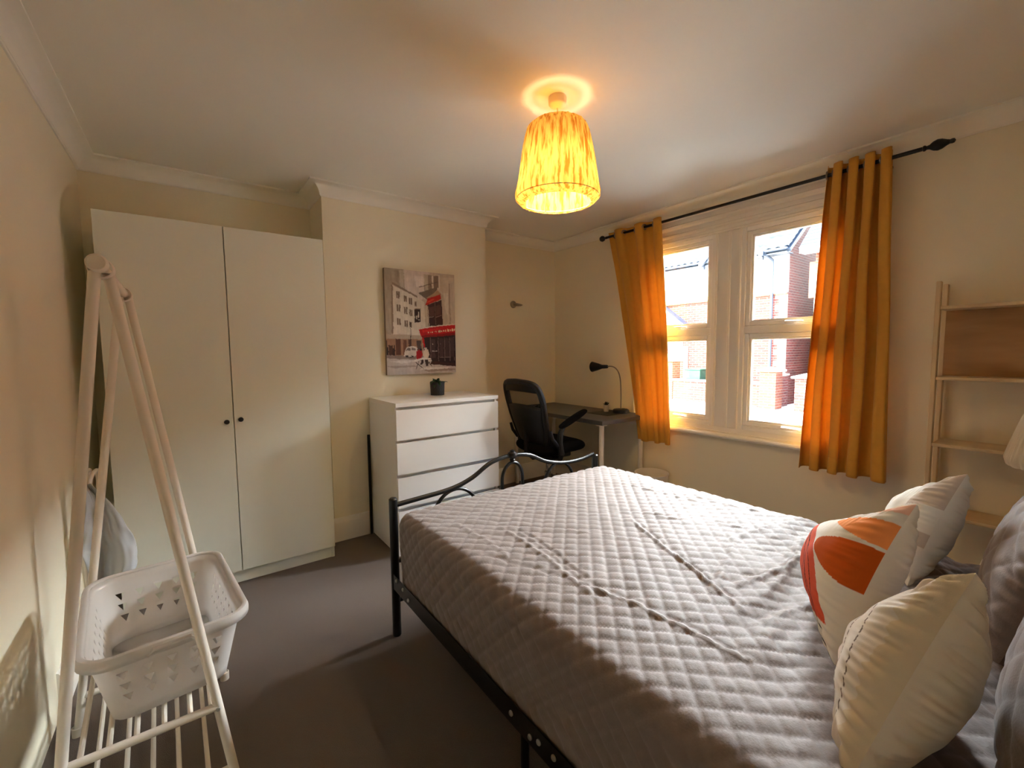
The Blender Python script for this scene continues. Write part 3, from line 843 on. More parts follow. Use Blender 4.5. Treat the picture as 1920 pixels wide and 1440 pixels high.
# ------------------------------------------------------------------ bed
t = thing('bed_frame', 'black metal double bed frame with scrolled foot end', 'bed', (1.387, 1.887, 0))
ox, oy = 1.387, 1.887
XPL, XPR = .715 - ox, 2.059 - ox
YH = -.225 - oy
for x in (XPL, XPR):
    MB().lathe([(.0001, 0), (.018, 0), (.0195, .003), (.0195, .646), (.0195, .652), (.014, .657), (.0001, .658)], (x, 0, 0), 20).build('post', M['black_metal'], t)
    MB().lathe([(.0001, 0), (.0195, 0), (.0195, .99), (.014, 1.0), (.0001, 1.0)], (x, YH, 0), 20).build('headboard_post', M['black_metal'], t)
def smooth(pts, k=10):
    P = [Vector(p) for p in pts]; out = []
    for i in range(len(P) - 1):
        a, c = P[i], P[i + 1]; p0 = P[max(i - 1, 0)]; p3 = P[min(i + 2, len(P) - 1)]
        for j in range(k):
            q = j / k
            out.append(0.5 * ((2 * a) + (-p0 + c) * q + (2 * p0 - 5 * a + 4 * c - p3) * q * q + (-p0 + 3 * a - 3 * c + p3) * q ** 3))
    out.append(P[-1]); return out
top = smooth([(XPL + .015, 0, .622), (XPL + .13, 0, .628), (XPL + .30, 0, .640), (XPL + .42, 0, .672), (-.13, 0, .733), (0.0, 0, .752), (.13, 0, .735), (XPR - .42, 0, .680), (XPR - .28, 0, .648), (XPR - .13, 0, .645), (XPR - .015, 0, .662)])
MB().tube(top, .0115, 12).build('top_rail', M['black_metal'], t)
MB().lathe([(.0001, -.036), (.012, -.034), (.016, -.024), (.013, -.018), (.024, -.010), (.028, .002), (.024, .014), (.012, .022), (.015, .026), (.0001, .032)], (.012, 0, .752), 20).build('finial', M['black_metal'], t)
def arch(cx, z0, ztop, w_, n=22):
    pts = [(cx - w_, 0, .36)]
    for i in range(n + 1):
        a = pi - pi * i / n
        pts.append((cx + w_ * cos(a), 0, z0 + (ztop - z0) * sin(a)))
    pts.append((cx + w_, 0, .36)); return pts
MB().tube(arch(.012, .62, .712, .070), .009, 10).build('arch', M['black_metal'], t)
MB().tube(arch(-.345, .50, .634, .125), .009, 10).build('arch', M['black_metal'], t)
MB().tube(arch(.36, .50, .655, .125), .009, 10).build('arch', M['black_metal'], t)
MB().tube([(XPL, 0, .355), (XPR, 0, .355)], .011, 10).build('lower_rail', M['black_metal'], t)
MB().tube([(XPL, 0, .165), (XPR, 0, .165)], .010, 10).build('stretcher', M['black_metal'], t)
for x, s_ in ((XPL, 1), (XPR, -1)):
    b = MB()
    b.box((x - .0175, YH, .240), (x - .0145, -.018, .305)); b.box((x - .0175, YH, .240), (x + s_ * .02, -.018, .243)) if s_ > 0 else b.box((x + .0145, YH, .240), (x + .0175, -.018, .305))
    r_ = MB().prism([(0, 0), (s_ * .032, 0), (s_ * .032, .003), (s_ * .003, .003), (s_ * .003, .070), (0, .070)], (x - s_ * .016, YH + .018, .236), (1, 0, 0), (0, 0, 1), (0, 1, 0), -YH - .036).build('side_rail', M['black_metal'], t, angle=20)
    for yy, zz in ((.835 - oy, .275), (.872 - oy, .262), (.96 - oy, .270), (1.755 - oy, .285), (1.70 - oy, .262), (1.83 - oy, .292), (.775 - oy, .278)):
        MB().lathe([(.008, 0), (.0085, .003), (.006, .006), (.0001, .007)], (x - s_ * .016, yy, zz), 12, (-s_, 0, 0)).build('bolt', M['silver_gap'], r_)
    MB().tube([(x, .918 - oy, .235), (x, .918 - oy, .0)], .013, 12).build('leg', M['black_metal'], t)
for i in range(12):
    y = -oy + .03 + i * .155
    MB().box((XPL + .018, y, .248), (XPR - .018, y + .055, .262), .002).build('slat', M['birch'], t, angle=20)
hb = smooth([(XPL, YH, .95), (-.3, YH, .98), (0, YH, 1.06), (.3, YH, .98), (XPR, YH, .95)])
MB().tube(hb, .012, 10).build('headboard_rail', M['black_metal'], t)
for k in range(6):
    x = XPL + (k + 1) * (XPR - XPL) / 7
    MB().tube([(x, YH, .3), (x, YH, .955)], .007, 8).build('headboard_bar', M['black_metal'], t)
MB().tube([(XPL, YH, .3), (XPR, YH, .3)], .010, 8).build('headboard_rail', M['black_metal'], t)
MB().lathe([(.03, 0), (.02, .01)], (0, YH, 1.06), 8)

MX0, MX1, MY0, MY1, MZ = .758, 2.016, -.17, 1.80, .575
tag(MB().box((MX0, MY0, .264), (MX1, MY1, MZ), .045).build('mattress', M['mattress'], angle=40), 'mattress lying on the black bed frame under the taupe quilted cover', 'mattress')

QD = .047
def quilt(a, b_, A=.0058, d=QD):
    p, q = (a + b_) * .70711 / d, (a - b_) * .70711 / d
    return A * (min(1, abs(sin(pi * p)) * 1.5) * min(1, abs(sin(pi * q)) * 1.5)) ** .55

CREASE = []
for (x0_, y0_, x1_, y1_, w_, h_) in ((1.47, 1.14, 1.15, .52, .010, .013), (.98, 1.40, .90, .78, .012, .008), (1.02, 1.36, .96, .88, .010, -.006), (.93, .92, .99, .40, .011, .010),
                                     (1.80, 1.52, 1.90, .95, .012, .009), (1.30, 1.50, 1.62, 1.05, .013, .006), (1.20, .62, 1.62, .78, .014, .009), (1.25, .60, 1.70, .55, .018, .014),
                                     (1.30, .52, 1.85, .62, .014, .010), (1.55, .80, 1.95, .70, .014, .009), (1.38, .92, 1.22, .66, .010, .008), (1.50, 1.20, 1.78, .72, .012, .007),
                                     (1.66, 1.62, 1.86, 1.30, .010, .006), (.86, 1.55, .84, 1.15, .014, .006), (1.10, .47, 1.45, .43, .014, .010), (1.62, .50, 1.98, .50, .014, .010),
                                     (.80, 1.25, .90, .95, .014, -.006), (1.12, 1.25, 1.32, .98, .010, .005), (1.9, 1.2, 1.98, .8, .012, .008)):
    dx, dy = x1_ - x0_, y1_ - y0_; CREASE.append((x0_, y0_, dx, dy, dx * dx + dy * dy, w_, h_))

def crease(x, y):
    s_ = 0.0
    for x0_, y0_, dx, dy, l2, w0_, h0_ in CREASE:
        w_ = w0_; h_ = h0_
        q = ((x - x0_) * dx + (y - y0_) * dy) / l2
        if -.05 < q < 1.05:
            wob = .010 * sin(q * 5 + x0_ * 9) + .003 * sin(q * 19 + y0_ * 5)
            d = ((x - x0_) * -dy + (y - y0_) * dx) / sqrt(l2) + wob
            if abs(d) < w_ * 3:
                e = exp(-((d / w_) ** 2 if d > 0 else (d / (w_ * .35)) ** 2)); taper = max(0, min(1, (q + .05) * 5)) * max(0, min(1, (1.05 - q) * 5))
                h_ = h_ * .5; s_ += h_ * e * taper - .5 * h_ * exp(-((d - w_ * 1.6) / (w_ * .7)) ** 2) * taper
    return s_

SX = [.275, 1.345, .275]           # drop, top, drop widths of the cover
HALF = 1.345 / 2; CXm = 1.387
RB = .055
def cover_pt(u, v):
    # s: signed distance across; tt: distance from the head end
    s_ = (u - .5) * (1.345 + 2 * .315)
    tt = v * (1.99 + .245)
    # across
    def fold(d, half):
        """d: distance from centre; returns horizontal position and drop"""
        flat = half - RB
        if d <= flat: return d, 0.0, 0.0
        arc = RB * pi / 2
        if d <= flat + arc:
            a = (d - flat) / RB; return flat + RB * sin(a), RB * (1 - cos(a)), a
        return half, RB + (d - flat - arc), pi / 2
    ax, dz, an = fold(abs(s_), HALF + .008)
    sg = 1 if s_ >= 0 else -1
    ty = max(0, tt - 0)
    yl = 1.952 + .045
    ay, dz2, an2 = fold(ty, yl)
    x = CXm + sg * ax; y = -.165 + ay
    drop = max(dz, dz2) if (dz == 0 or dz2 == 0) else sqrt(dz * dz + dz2 * dz2) if (dz < RB and dz2 < RB) else max(dz, dz2)
    # round the vertical corner
    if an > 0 and an2 > 0:
        k = min(an, an2) / (pi / 2)
        x -= sg * .020 * k; y -= .020 * k
    z = .607 - min(drop, .34)
    nx, ny, nz = sg * sin(an), sin(an2) if an2 else 0.0, min(cos(an), cos(an2))
    n_ = Vector((nx, ny, nz + 1e-4)).normalized()
    # broad sag and crown
    top_ = nz
    h = quilt(s_ + .013, tt)
    if top_ > .02:
        xx, yy = x, y
        h += top_ * (crease(xx, yy) + .008 * noise.noise(Vector((xx * 2.2, yy * 2.2, 3))) + .0045 * noise.noise(Vector((xx * 7, yy * 12, 8)))
                     + .0022 * noise.noise(Vector((xx * 20 + yy * 9, yy * 34, 4))))
        far = max(0, min(1, (.85 - yy) / .5)) * max(0, min(1, (xx - .9) / .3))
        h += top_ * far * .019 * noise.noise(Vector((xx * 3.4 + 2, yy * 15, 11)))
    if dz > RB * .8:
        h += .005 * noise.noise(Vector((tt * 4, dz * 3, 6)))
        x -= sg * .008 * min(1, max(0, (dz - .15) / .12))
    p = Vector((x, y, z)) + n_ * h
    return (p.x, p.y, p.z)

b = MB().grid(cover_pt, 290, 330)
tag(b.build('quilted_bedspread', M['cover'], angle=180, solid=.003), 'taupe diamond-quilted bedspread spread over the whole bed', 'bedspread')

# ------------------------------------------------------------------ cushions
def cushion(name, w_, h_, T, colfn, material, seed, wr=.004, pinch=.10, n=72, quilted=False, power=.42, slump=0.0):
    """local: X across, Z up, Y thickness (front is +Y), origin at bottom centre"""
    mb = MB(); cols = []
    for side in (1, -1):
        def fn(i, j, side=side):
            u, v = i * 2 - 1, j * 2 - 1
            ex = (1 - u * u) ; ez = (1 - v * v)
            X = u * w_ / 2 * (1 - pinch * ez * abs(u) ** 1.5)
            Z = v * h_ / 2 * (1 - pinch * ex * abs(v) ** 1.5)
            t_ = (max(0, ex) * max(0, ez)) ** power
            Z -= slump * ((u + 1) / 2) ** 1.1 * ((v + 1) / 2) ** 1.3
            wrk = 0
            if t_ > 0:
                edge = max(abs(u), abs(v)) ** 5
                along = v if abs(u) > abs(v) else u
                wrk = wr * edge * noise.noise(Vector((along * 16, seed + side, (u if abs(u) > abs(v) else v) * 1.5))) * 2 + wr * .6 * noise.noise(Vector((u * 3, v * 3, seed + 7)))
                wrk *= min(1, t_ * 3)
            Y = side * (T / 2 * t_ + wrk)
            if quilted: Y += side * quilt(X + .01, Z, .005, .078) * min(1, t_ * 2)
            return (X, Y, Z + h_ / 2)
        mb.grid(fn, n, n)
        if colfn:
            cols += [colfn((i / (n - 1)) * 2 - 1, (j / (n - 1)) * 2 - 1, side) for j in range(n) for i in range(n)]
    o = mb.build(name, material, None, angle=180, cols=cols if colfn else None)
    o['w'] = w_; o['h'] = h_
    return o


def place(o, T, B, cdir):
    """T, B: top and bottom corner of the seam facing the room's open side; cdir: rough direction of the width"""
    w_, h_ = o['w'], o['h']
    T = Vector(T); B = Vector(B)
    Z = (T - B).normalized(); X = Vector(cdir); X = (X - Z * X.dot(Z)).normalized(); Y = Z.cross(X)
    a = (T + B) / 2 - Z * h_ / 2 + X * w_ / 2
    o.matrix_world = Matrix(((X.x, Y.x, Z.x, a[0]), (X.y, Y.y, Z.y, a[1]), (X.z, Y.z, Z.z, a[2]), (0, 0, 0, 1)))
    del o['w']; del o['h']


WHT, DOR, LOR, PNK, COR, DRK = [lin(c) for c in ((.93, .92, .89), (.80, .36, .11), (.97, .62, .36), (.95, .78, .70), (.86, .36, .25), (.10, .06, .05))]
def orange_print(u, v, side):
    if side < 0: return WHT
    # u=-1 is the seam nearest the camera
    def ell(cu, cv, a, b_, rot=0):
        x, y = u - cu, v - cv; c, s_ = cos(rot), sin(rot)
        return ((x * c + y * s_) / a) ** 2 + ((-x * s_ + y * c) / b_) ** 2 < 1
    col = WHT
    if ell(-.95, .96, .70, .10, .20): col = PNK
    if ell(-1.0, .56, .78, .15, .22): col = LOR
    if ell(-1.0, .10, .82, .27, .10): col = DOR
    if col == WHT and v < .62 and u > .16 - (.5 - v) * .88 and v > -.92 - .25 * u: col = COR
    if v < .55:
        for k in range(4):
            if abs(u - (.46 - (.5 - v) * (.55 + .13 * k)) - .05 * sin(7 * v + 2 * k)) < .011: col = DRK
    return col

o = cushion('cushion', .40, .40, .17, orange_print, M['print'], 3, n=170, wr=.006, slump=.23, pinch=.16)
place(o, (1.118, .190, 1.020), (1.085, .300, .634), (.91, .42, .0))
tag(o, 'white cushion printed with orange and coral petals, middle of the bed head', 'cushion')

BGE, TAU = lin((.86, .83, .79)), lin((.42, .36, .32))
def beige_print(u, v, side):
    if side > 0:
        for c, a in ((.30, .10), (.62, .07)):
            if abs(u - (-.9 + c) - a * sin(3 * v)) < .012 and abs((v * 9) % 1 - .5) < .38: return TAU
        if u < -.86: return lin((.83, .78, .69))
    return BGE
o = cushion('cushion', .36, .42, .18, beige_print, M['print'], 9, n=150, wr=.013, pinch=.15, slump=.29)
place(o, (.900, .086, .994), (.835, .205, .600), (.99, .08, 0))
tag(o, 'plain beige cushion with gathered seams, nearest the open side of the bed', 'cushion')

GRY, CRM = lin((.78, .74, .70)), lin((.90, .87, .80))
def pale_print(u, v, side):
    if side > 0:
        if u < -.55 and v > -.35 and not ((u + .95) ** 2 / .3 + (v - .1) ** 2 / .05 < 1): return GRY
        if (u + .5) ** 2 / .16 + (v + .1) ** 2 / .10 < 1: return CRM
    return lin((.90, .90, .87))
o = cushion('cushion', .37, .37, .16, pale_print, M['print'], 14, n=130, wr=.009, slump=.18, pinch=.16)
place(o, (1.700, .195, .962), (1.660, .290, .632), (.94, .30, 0))
tag(o, 'pale white and grey patterned cushion behind the orange printed one', 'cushion')

for (T_, B_, dx_, lab) in (((1.42, -.035, .985), (1.41, .085, .632), (.985, .03, 0), 'large taupe quilted pillow leaning below the bedside lamp shade'),
                          ((.85, -.105, .995), (.86, .012, .632), (.98, .0, 0), 'large taupe quilted pillow behind the plain beige cushion')):
    o = cushion('pillow', .60, .44, .19, None, M['cover'], T_[0] * 7, wr=.006, pinch=.07, n=110, quilted=True, power=.40)
    place(o, T_, B_, dx_)
    tag(o, lab, 'pillow')

# ------------------------------------------------------------------ pendant lamp
LX, LY = 1.372, 1.487
t = thing('pendant_lamp', 'lit pendant lamp with crinkled yellow paper shade', 'lamp', (LX, LY, ZC))
MB().lathe([(.0001, 0), (.040, 0), (.041, -.006), (.039, -.030), (.034, -.036), (.010, -.046), (.0001, -.046)], n=32).build('ceiling_rose', M['cord'], t)
MB().tube([(0, 0, -.044), (0, 0, -.20)], .0032, 8).build('cord', M['cord'], t)
MB().lathe([(.0001, -.185), (.012, -.186), (.017, -.20), (.018, -.245), (.021, -.25), (.0001, -.25)], n=20).lathe([(.018, -.216), (.056, -.222), (.056, -.225), (.018, -.220)], n=28).build('lamp_holder', M['cord'], t)
bulb = MB().lathe([(.013, -.25), (.016, -.262), (.030, -.295), (.032, -.315), (.024, -.338), (.0001, -.347)], n=24).build('bulb', M['bulb'], t)
SP = [(.112, -.118), (.126, -.128), (.139, -.155), (.150, -.205), (.160, -.265), (.171, -.330), (.181, -.385), (.188, -.415), (.186, -.436), (.170, -.452), (.148, -.458)]
def shadef(u, v):
    k = v * (len(SP) - 1); i = min(int(k), len(SP) - 2); q = k - i
    r = SP[i][0] * (1 - q) + SP[i + 1][0] * q; z = SP[i][1] * (1 - q) + SP[i + 1][1] * q
    a = 2 * pi * u
    ru = noise.noise(Vector((cos(a) * 16, sin(a) * 16, z * 4.0))) * .0070 + noise.noise(Vector((cos(a) * 40, sin(a) * 40, z * 7))) * .0045
    ru += .0012 * noise.noise(Vector((cos(a) * 12, sin(a) * 12, z * 60)))
    r += ru * (1 if 0 < v < 1 else .6)
    return (r * cos(a), r * sin(a), z)
MB().grid(shadef, 420, 60, loop=True).build('shade', M['shade'], t, angle=180)
for rr, zz in ((.108, -.120), (.186, -.436)):
    MB().tube([(rr * .985 * cos(2 * pi * k / 48), rr * .985 * sin(2 * pi * k / 48), zz) for k in range(48)], .0018, 6, closed=True).build('wire_ring', M['cord'], t)
for k in range(3):
    a = 2 * pi * k / 3; MB().tube([(.02 * cos(a), .02 * sin(a), -.22), (.108 * cos(a), .108 * sin(a), -.122)], .0014, 6).build('wire_spoke', M['cord'], t)
pl = bpy.data.lights.new('pendant_bulb_light', 'POINT'); pl.energy = 1.05; pl.color = (1.0, .76, .42); pl.shadow_soft_size = .03
plo = bpy.data.objects.new('pendant_bulb_light', pl); COL.objects.link(plo); plo.location = (LX, LY, ZC - .372)

# ------------------------------------------------------------------ wooden shelf unit by the window wall
t = thing('wooden_shelf', 'pale birch open shelf unit standing against the window wall', 'shelf', (3.03, .13, 0))
ox, oy = 3.03, .13
SX0, SX1, SY0, SY1 = 2.925, 3.128, -.19, .478
for y in (SY1 - .018, SY0):
    MB().box((SX0 - ox, y - oy, 0), (SX0 + .038 - ox, y + .018 - oy, 1.640), .002).build('front_post', M['birch'], t, angle=20)
    MB().box((SX1 - .038 - ox, y - oy, 0), (SX1 - ox, y + .018 - oy, 1.640), .002).build('back_post', M['birch'], t, angle=20)
for z in (1.520, 1.178, .850, .50, .16):
    MB().box((SX0 + .002 - ox, SY0 + .0185 - oy, z - .016), (SX1 - ox, SY1 - .0185 - oy, z), .002).build('shelf', M['birch'], t, angle=20)
MB().box((SX1 - .052 - ox, SY0 + .0185 - oy, 1.1785), (SX1 - .040 - ox, SY1 - .0185 - oy, 1.5035), .001).build('back_panel', M['birch_panel'], t, angle=20)

# ------------------------------------------------------------------ bedside cabinet and lamp
t = thing('bedside_table', 'white bedside table at the head of the bed under the lamp', 'table', (2.41, .03, 0))
MB().box((-.19, -.20, .47), (.19, .19, .495), .003).build('top', M['malm'], t, angle=20)
for x in (-.16, .16):
    for y in (-.17, .16): MB().box((x - .015, y - .015, 0), (x + .015, y + .015, .469), .002).build('leg', M['malm'], t, angle=20)
MB().box((-.17, -.18, .36), (.17, .17, .469), .002).build('drawer', M['malm'], t, angle=20)
t = thing('bedside_lamp', 'unlit bedside lamp with cream pleated shade near the shelf unit', 'lamp', (2.42, .045, .495))
MB().lathe([(.0001, 0), (.06, 0), (.062, .008), (.05, .016), (.014, .03), (.012, .06), (.022, .12), (.030, .19), (.022, .27), (.010, .33), (.009, .42), (.0001, .42)], n=32).build('base', M['pot_white'], t)
def bshade(u, v):
    a = 2 * pi * u; r = .088 + (.142 - .088) * (v ** .8) + (-.012 * max(0, v - .88) / .12)
    r += .0075 * noise.noise(Vector((cos(a) * 12, sin(a) * 12, v * .6))) + .004 * noise.noise(Vector((cos(a) * 30, sin(a) * 30, v)))
    return (r * cos(a), r * sin(a), .60 - .205 * v)
MB().grid(bshade, 300, 30, loop=True).build('shade', M['side_shade'], t, angle=180)
MB().tube([(-.086, 0, .598), (0, 0, .598), (.086, 0, .598)], .002, 6).tube([(0, 0, .42), (0, 0, .60)], .003, 6).build('shade_holder', M['nickel'], t)

# ------------------------------------------------------------------ clothes rack with two low shelves
t = thing('clothes_rack', 'white tubular A-frame clothes rack with slatted shelves holding the basket', 'clothes rack', (-.16, 1.72, 0))
ox, oy = -.16, 1.72
NA = dict(y=1.42, ax=-.157, az=1.523, lx=-.335, rx=.058)
FA = dict(y=2.05, ax=-.174, az=1.530, lx=-.382, rx=.046)
def leg_at(A, side, z):
    fx = A['lx'] if side < 0 else A['rx']
    q = 1 - z / A['az']; off = .010 * side
    return Vector((A['ax'] + off + (fx - A['ax'] - off) * q - ox, A['y'] - oy, z))
for A, yo in ((NA, -1), (FA, 1)):
    for s_ in (-1, 1):
        dy = .013 * s_
        b = MB(); p0, p1 = leg_at(A, s_, A['az'] - .005), leg_at(A, s_, .0)
        p0.y += dy; p1.y += 0
        b.tube([p0, p1], .0120, 14)
        lg = b.build('leg', M['white_steel'], t)
        MB().lathe([(.016, 0), (.016, .03), (.0136, .032)], (p1.x, p1.y, 0), 14).build('foot_cap', M['white_steel'], lg)
for z in (.335, .135):
    for A in (NA, FA):
        a, c = leg_at(A, -1, z), leg_at(A, 1, z)
        MB().tube([a, c], .0105, 12).build('crossbar', M['white_steel'], t)
        if z > .3: MB().lathe([(.006, 0), (.005, .003), (.0001, .004)], c + Vector((.0, -.0138, 0)), 10, (0, -1, 0)).build('screw', M['silver_gap'], t)
    a0, a1, b0, b1 = leg_at(NA, -1, z), leg_at(NA, 1, z), leg_at(FA, -1, z), leg_at(FA, 1, z)
    fr = (.16, .34, .50, .66, .84) if z < .3 else (.10, .27, .44, .62, .80, .95)
    for q in fr:
        MB().tube([a0.lerp(a1, q), b0.lerp(b1, q)], .0065, 10).build('slat', M['white_steel'], t)
MB().tube([(NA['ax'] - ox + .001, 1.352 - oy, 1.530), (FA['ax'] - ox, 2.10 - oy, 1.538)], .013, 14).build('hanging_rail', M['white_steel'], t)
for p, d in (((NA['ax'] - ox + .001, 1.352 - oy, 1.530), (0, -1, 0)), ((FA['ax'] - ox, 2.10 - oy, 1.538), (0, 1, 0))):
    MB().lathe([(.0132, -.02), (.019, -.02), (.020, .004), (.016, .012), (.0001, .014)], p, 18, d).build('end_cap', M['white_steel'], t)
for A in (NA, FA):
    MB().lathe([(.022, -.022), (.024, -.018), (.024, .018), (.022, .022)], (A['ax'] - ox, A['y'] - oy, A['az'] + .004), 20, (0, 1, 0)).build('joint', M['white_steel'], t)

# ------------------------------------------------------------------ laundry basket
t = thing('laundry_basket', 'translucent white plastic laundry basket with triangular holes on the rack shelf', 'basket', (-.107, 1.722, .346), radians(6))
BH = .212
def rr_perim(w_, l_, r, n):
    """rounded rectangle perimeter, w along X, l along Y"""
    segs = []; hw, hl = w_ / 2 - r, l_ / 2 - r
    lens = [2 * hl, r * pi / 2, 2 * hw, r * pi / 2] * 2
    tot = sum(lens)
    def at(s_):
        s_ = (s_ % 1) * tot
        # start at +X side, bottom (y=-hl), going +Y
        cx = [(w_ / 2, -hl, 0, 1), None, (hw, l_ / 2, -1, 0), None, (-w_ / 2, hl, 0, -1), None, (-hw, -l_ / 2, 1, 0), None]
        cc = [None, (hw, hl, 0), None, (-hw, hl, pi / 2), None, (-hw, -hl, pi), None, (hw, -hl, 1.5 * pi)]
        for i, L_ in enumerate(lens):
            if s_ <= L_ or i == 7:
                if cx[i]:
                    x, y, dx, dy = cx[i]; return (x + dx * s_, y + dy * s_)
                x, y, a0 = cc[i]; a = a0 + s_ / r; return (x + r * cos(a), y + r * sin(a))
            s_ -= L_
    return at, lens, tot
pt_, pl_, ptot = rr_perim(.345, .535, .060, 0)
pb_, bl_, btot = rr_perim(.262, .435, .045, 0)
def bwall(s_, h_):     # h 0 bottom .. 1 top; matched by section
    # map s in top-perimeter sections to bottom sections
    acc = 0; x = (s_ % 1) * ptot; accb = 0
    for a, c in zip(pl_, bl_):
        if x <= a: sb = (accb + (x / a) * c) / btot; break
        x -= a; accb += c
    else: sb = 0
    T_, B_ = pt_(s_), pb_(sb)
    return (B_[0] * (1 - h_) + T_[0] * h_, B_[1] * (1 - h_) + T_[1] * h_, .004 + (BH - .004) * h_)
b = MB()
NS = 60
hole_rows = [(.30, .40), (.47, .57), (.64, .74)]
bands = [0, .24] + [.30 - .03, .43, .60, .77] + [.9, 1.0]
bands = [0, .13, .26, .43, .60, .77, .9, 1.0]
for i in range(NS):
    s0, s1 = i / NS, (i + 1) / NS
    sm = (s0 + s1) / 2 * ptot
    # straight parts carry holes
    acc = 0; sec = 0
    for k, a in enumerate(pl_):
        if sm <= acc + a: sec = k; break
        acc += a
    rel = (sm - acc) / pl_[sec]
    straight = sec % 2 == 0 and .0 < rel < 1.0
    for j in range(len(bands) - 1):
        h0, h1 = bands[j], bands[j + 1]
        q = [bwall(s0, h0), bwall(s1, h0), bwall(s1, h1), bwall(s0, h1)]
        if straight and j in (2, 3, 4) and i % 2 == 0 and not (j == 2 and i % 4 == 2 and False):
            ds = s1 - s0; hh = h1 - h0
            ta = bwall(s0 + ds * .03, h0 + hh * .80); tb = bwall(s0 + ds * .97, h0 + hh * .80); tc = bwall(s0 + ds * .5, h0 + hh * .14)
            o_ = len(b.v)
            b.v += [q[0], q[1], q[2], q[3], ta, tb, tc]
            b.f += [(o_ + 3, o_ + 4, o_ + 5, o_ + 2), (o_ + 2, o_ + 5, o_ + 6, o_ + 1), (o_ + 3, o_ + 0, o_ + 6, o_ + 4), (o_ + 0, o_ + 1, o_ + 6)]
        else:
            b.add(q, [(0, 1, 2, 3)])
# floor
nf = 64
b.add([(pb_(k / nf)[0], pb_(k / nf)[1], .004) for k in range(nf)] + [(0, 0, .004)], [(k, (k + 1) % nf, nf) for k in range(nf)])
import bmesh
b.build('body', M['basket'], t, angle=50, solid=.0022, weld=True)
rim = []
rp = MB()
def rimf(u, v):
    x, y = pt_(u); l = sqrt(x * x + y * y); k = [0, .006, .015, .019, .018][int(round(v * 4))]; z = [0, .006, .005, -.006, -.022][int(round(v * 4))]
    # outward normal approx
    x2, y2 = pt_(u + .002); x1, y1 = pt_(u - .002); nx, ny = (y2 - y1), -(x2 - x1); n_ = sqrt(nx * nx + ny * ny)
    return (x + nx / n_ * k, y + ny / n_ * k, BH + z)
rp.grid(rimf, 128, 5, loop=True)
rp.build('rim', M['basket'], t, angle=60, solid=.0025)
for sy in (-1, 1):
    MB().tube([(-.05, sy * .286, BH - .018), (-.04, sy * .292, BH - .004), (.04, sy * .292, BH - .004), (.05, sy * .286, BH - .018)], .006, 8).build('handle', M['basket'], t)

# ------------------------------------------------------------------ folded airer and cloth behind the rack
t = thing('folded_airer', 'folded white tubular clothes airer leaning in the gap beside the wardrobe', 'airer', (-.40, 2.62, 0))
for dx, y0_, y1_ in ((0, -.12, .13), (.030, -.10, .11)):
    pts = smooth([(dx, y0_, 0.0), (dx, y0_, .40), (dx, y0_, .74), (dx + .004, y0_ + .03, .80), (dx + .004, y1_ - .03, .80), (dx, y1_, .74), (dx, y1_, .40), (dx, y1_, 0.0)], 6)
    fr_ = MB().tube(pts, .008, 10).build('frame', M['white_steel'], t)
    for z in (.25, .40, .55, .68):
        MB().tube([(dx, y0_, z), (dx, y1_, z)], .003, 8).build('rung', M['white_steel'], fr_)
def clothf(u, v):
    wd = .035 + .125 * sin(min(1, v * 1.15) * pi * .62) ** 1.3
    x = -.392 + .008 * sin(9 * v) + wd * u + .006 * noise.noise(Vector((u * 5, v * 6, 3)))
    y = 2.485 - .030 * sin(u * 7 + v * 3) * (.3 + v) + .02 * noise.noise(Vector((u * 6, v * 5, 1)))
    z = .785 - .47 * v * (1 - .12 * u) + .015 * sin(7 * u) * v
    return (x, y, z)
tag(MB().grid(clothf, 50, 50).build('hanging_cloth', M['cloth_grey'], angle=180, solid=.002), 'pale grey crumpled cloth hanging on the folded airer behind the basket', 'cloth')

# ------------------------------------------------------------------ the street outside
GZ = -.35
struct(MB().box((XR + .3, -14, GZ - .1), (9.9, 30, GZ)).build('road', M['asphalt'], smooth=False))
struct(MB().box((9.9, -14, GZ - .1), (12.72, 30, GZ + .02)).build('pavement', M['paving'], smooth=False))
struct(MB().box((9.78, -14, GZ - .1), (9.899, 30, GZ + .06), .01).build('kerb', M['stone'], smooth=False))
struct(MB().box((12.721, -14, GZ - .1), (24, 30, GZ + .01)).build('front_yards', M['paving'], smooth=False))

AX = 14.0
t = thing('brick_house', 'red brick house with white rendered upper storey across the street', 'house', (AX, 9, GZ))
ox, oy, oz = AX, 9, GZ
AY0, AY1 = 5.40, 20.0
def L_(x, y, z): return (x - ox, y - oy, z - oz)
MB().box(L_(AX, AY0, GZ), L_(AX + 7, AY1, 2.95)).box(L_(AX + .03, AY0, 2.95), L_(AX + 7, AY1, 4.25)).prism([(AX + .03 - ox, 4.25 - oz), (AX + 7 - ox, 4.25 - oz), (AX + 3.5 - ox, 7.0 - oz)], (0, AY0 - oy, 0), (1, 0, 0), (0, 0, 1), (0, 1, 0), .25).build('brick_wall', M['brick'], t, smooth=False)
MB().box(L_(AX - .03, AY0 + .0, 2.97), L_(AX + .029, AY1, 4.22)).build('render_panel', M['render'], t, smooth=False)
MB().box(L_(AX - .06, AY0, 2.90), L_(AX - .001, AY1, 2.965)).build('string_course', M['brick_orange'], t, smooth=False)
b = MB()
for k in range(20):
    w_ = .34 if k % 2 else .22
    b.box(L_(AX - .012, AY0 - .004, GZ + k * .165), L_(AX - .001, AY0 + w_, GZ + k * .165 + .16))
b.build('quoins', M['brick_pale'], t, smooth=False)['kind'] = 'stuff'
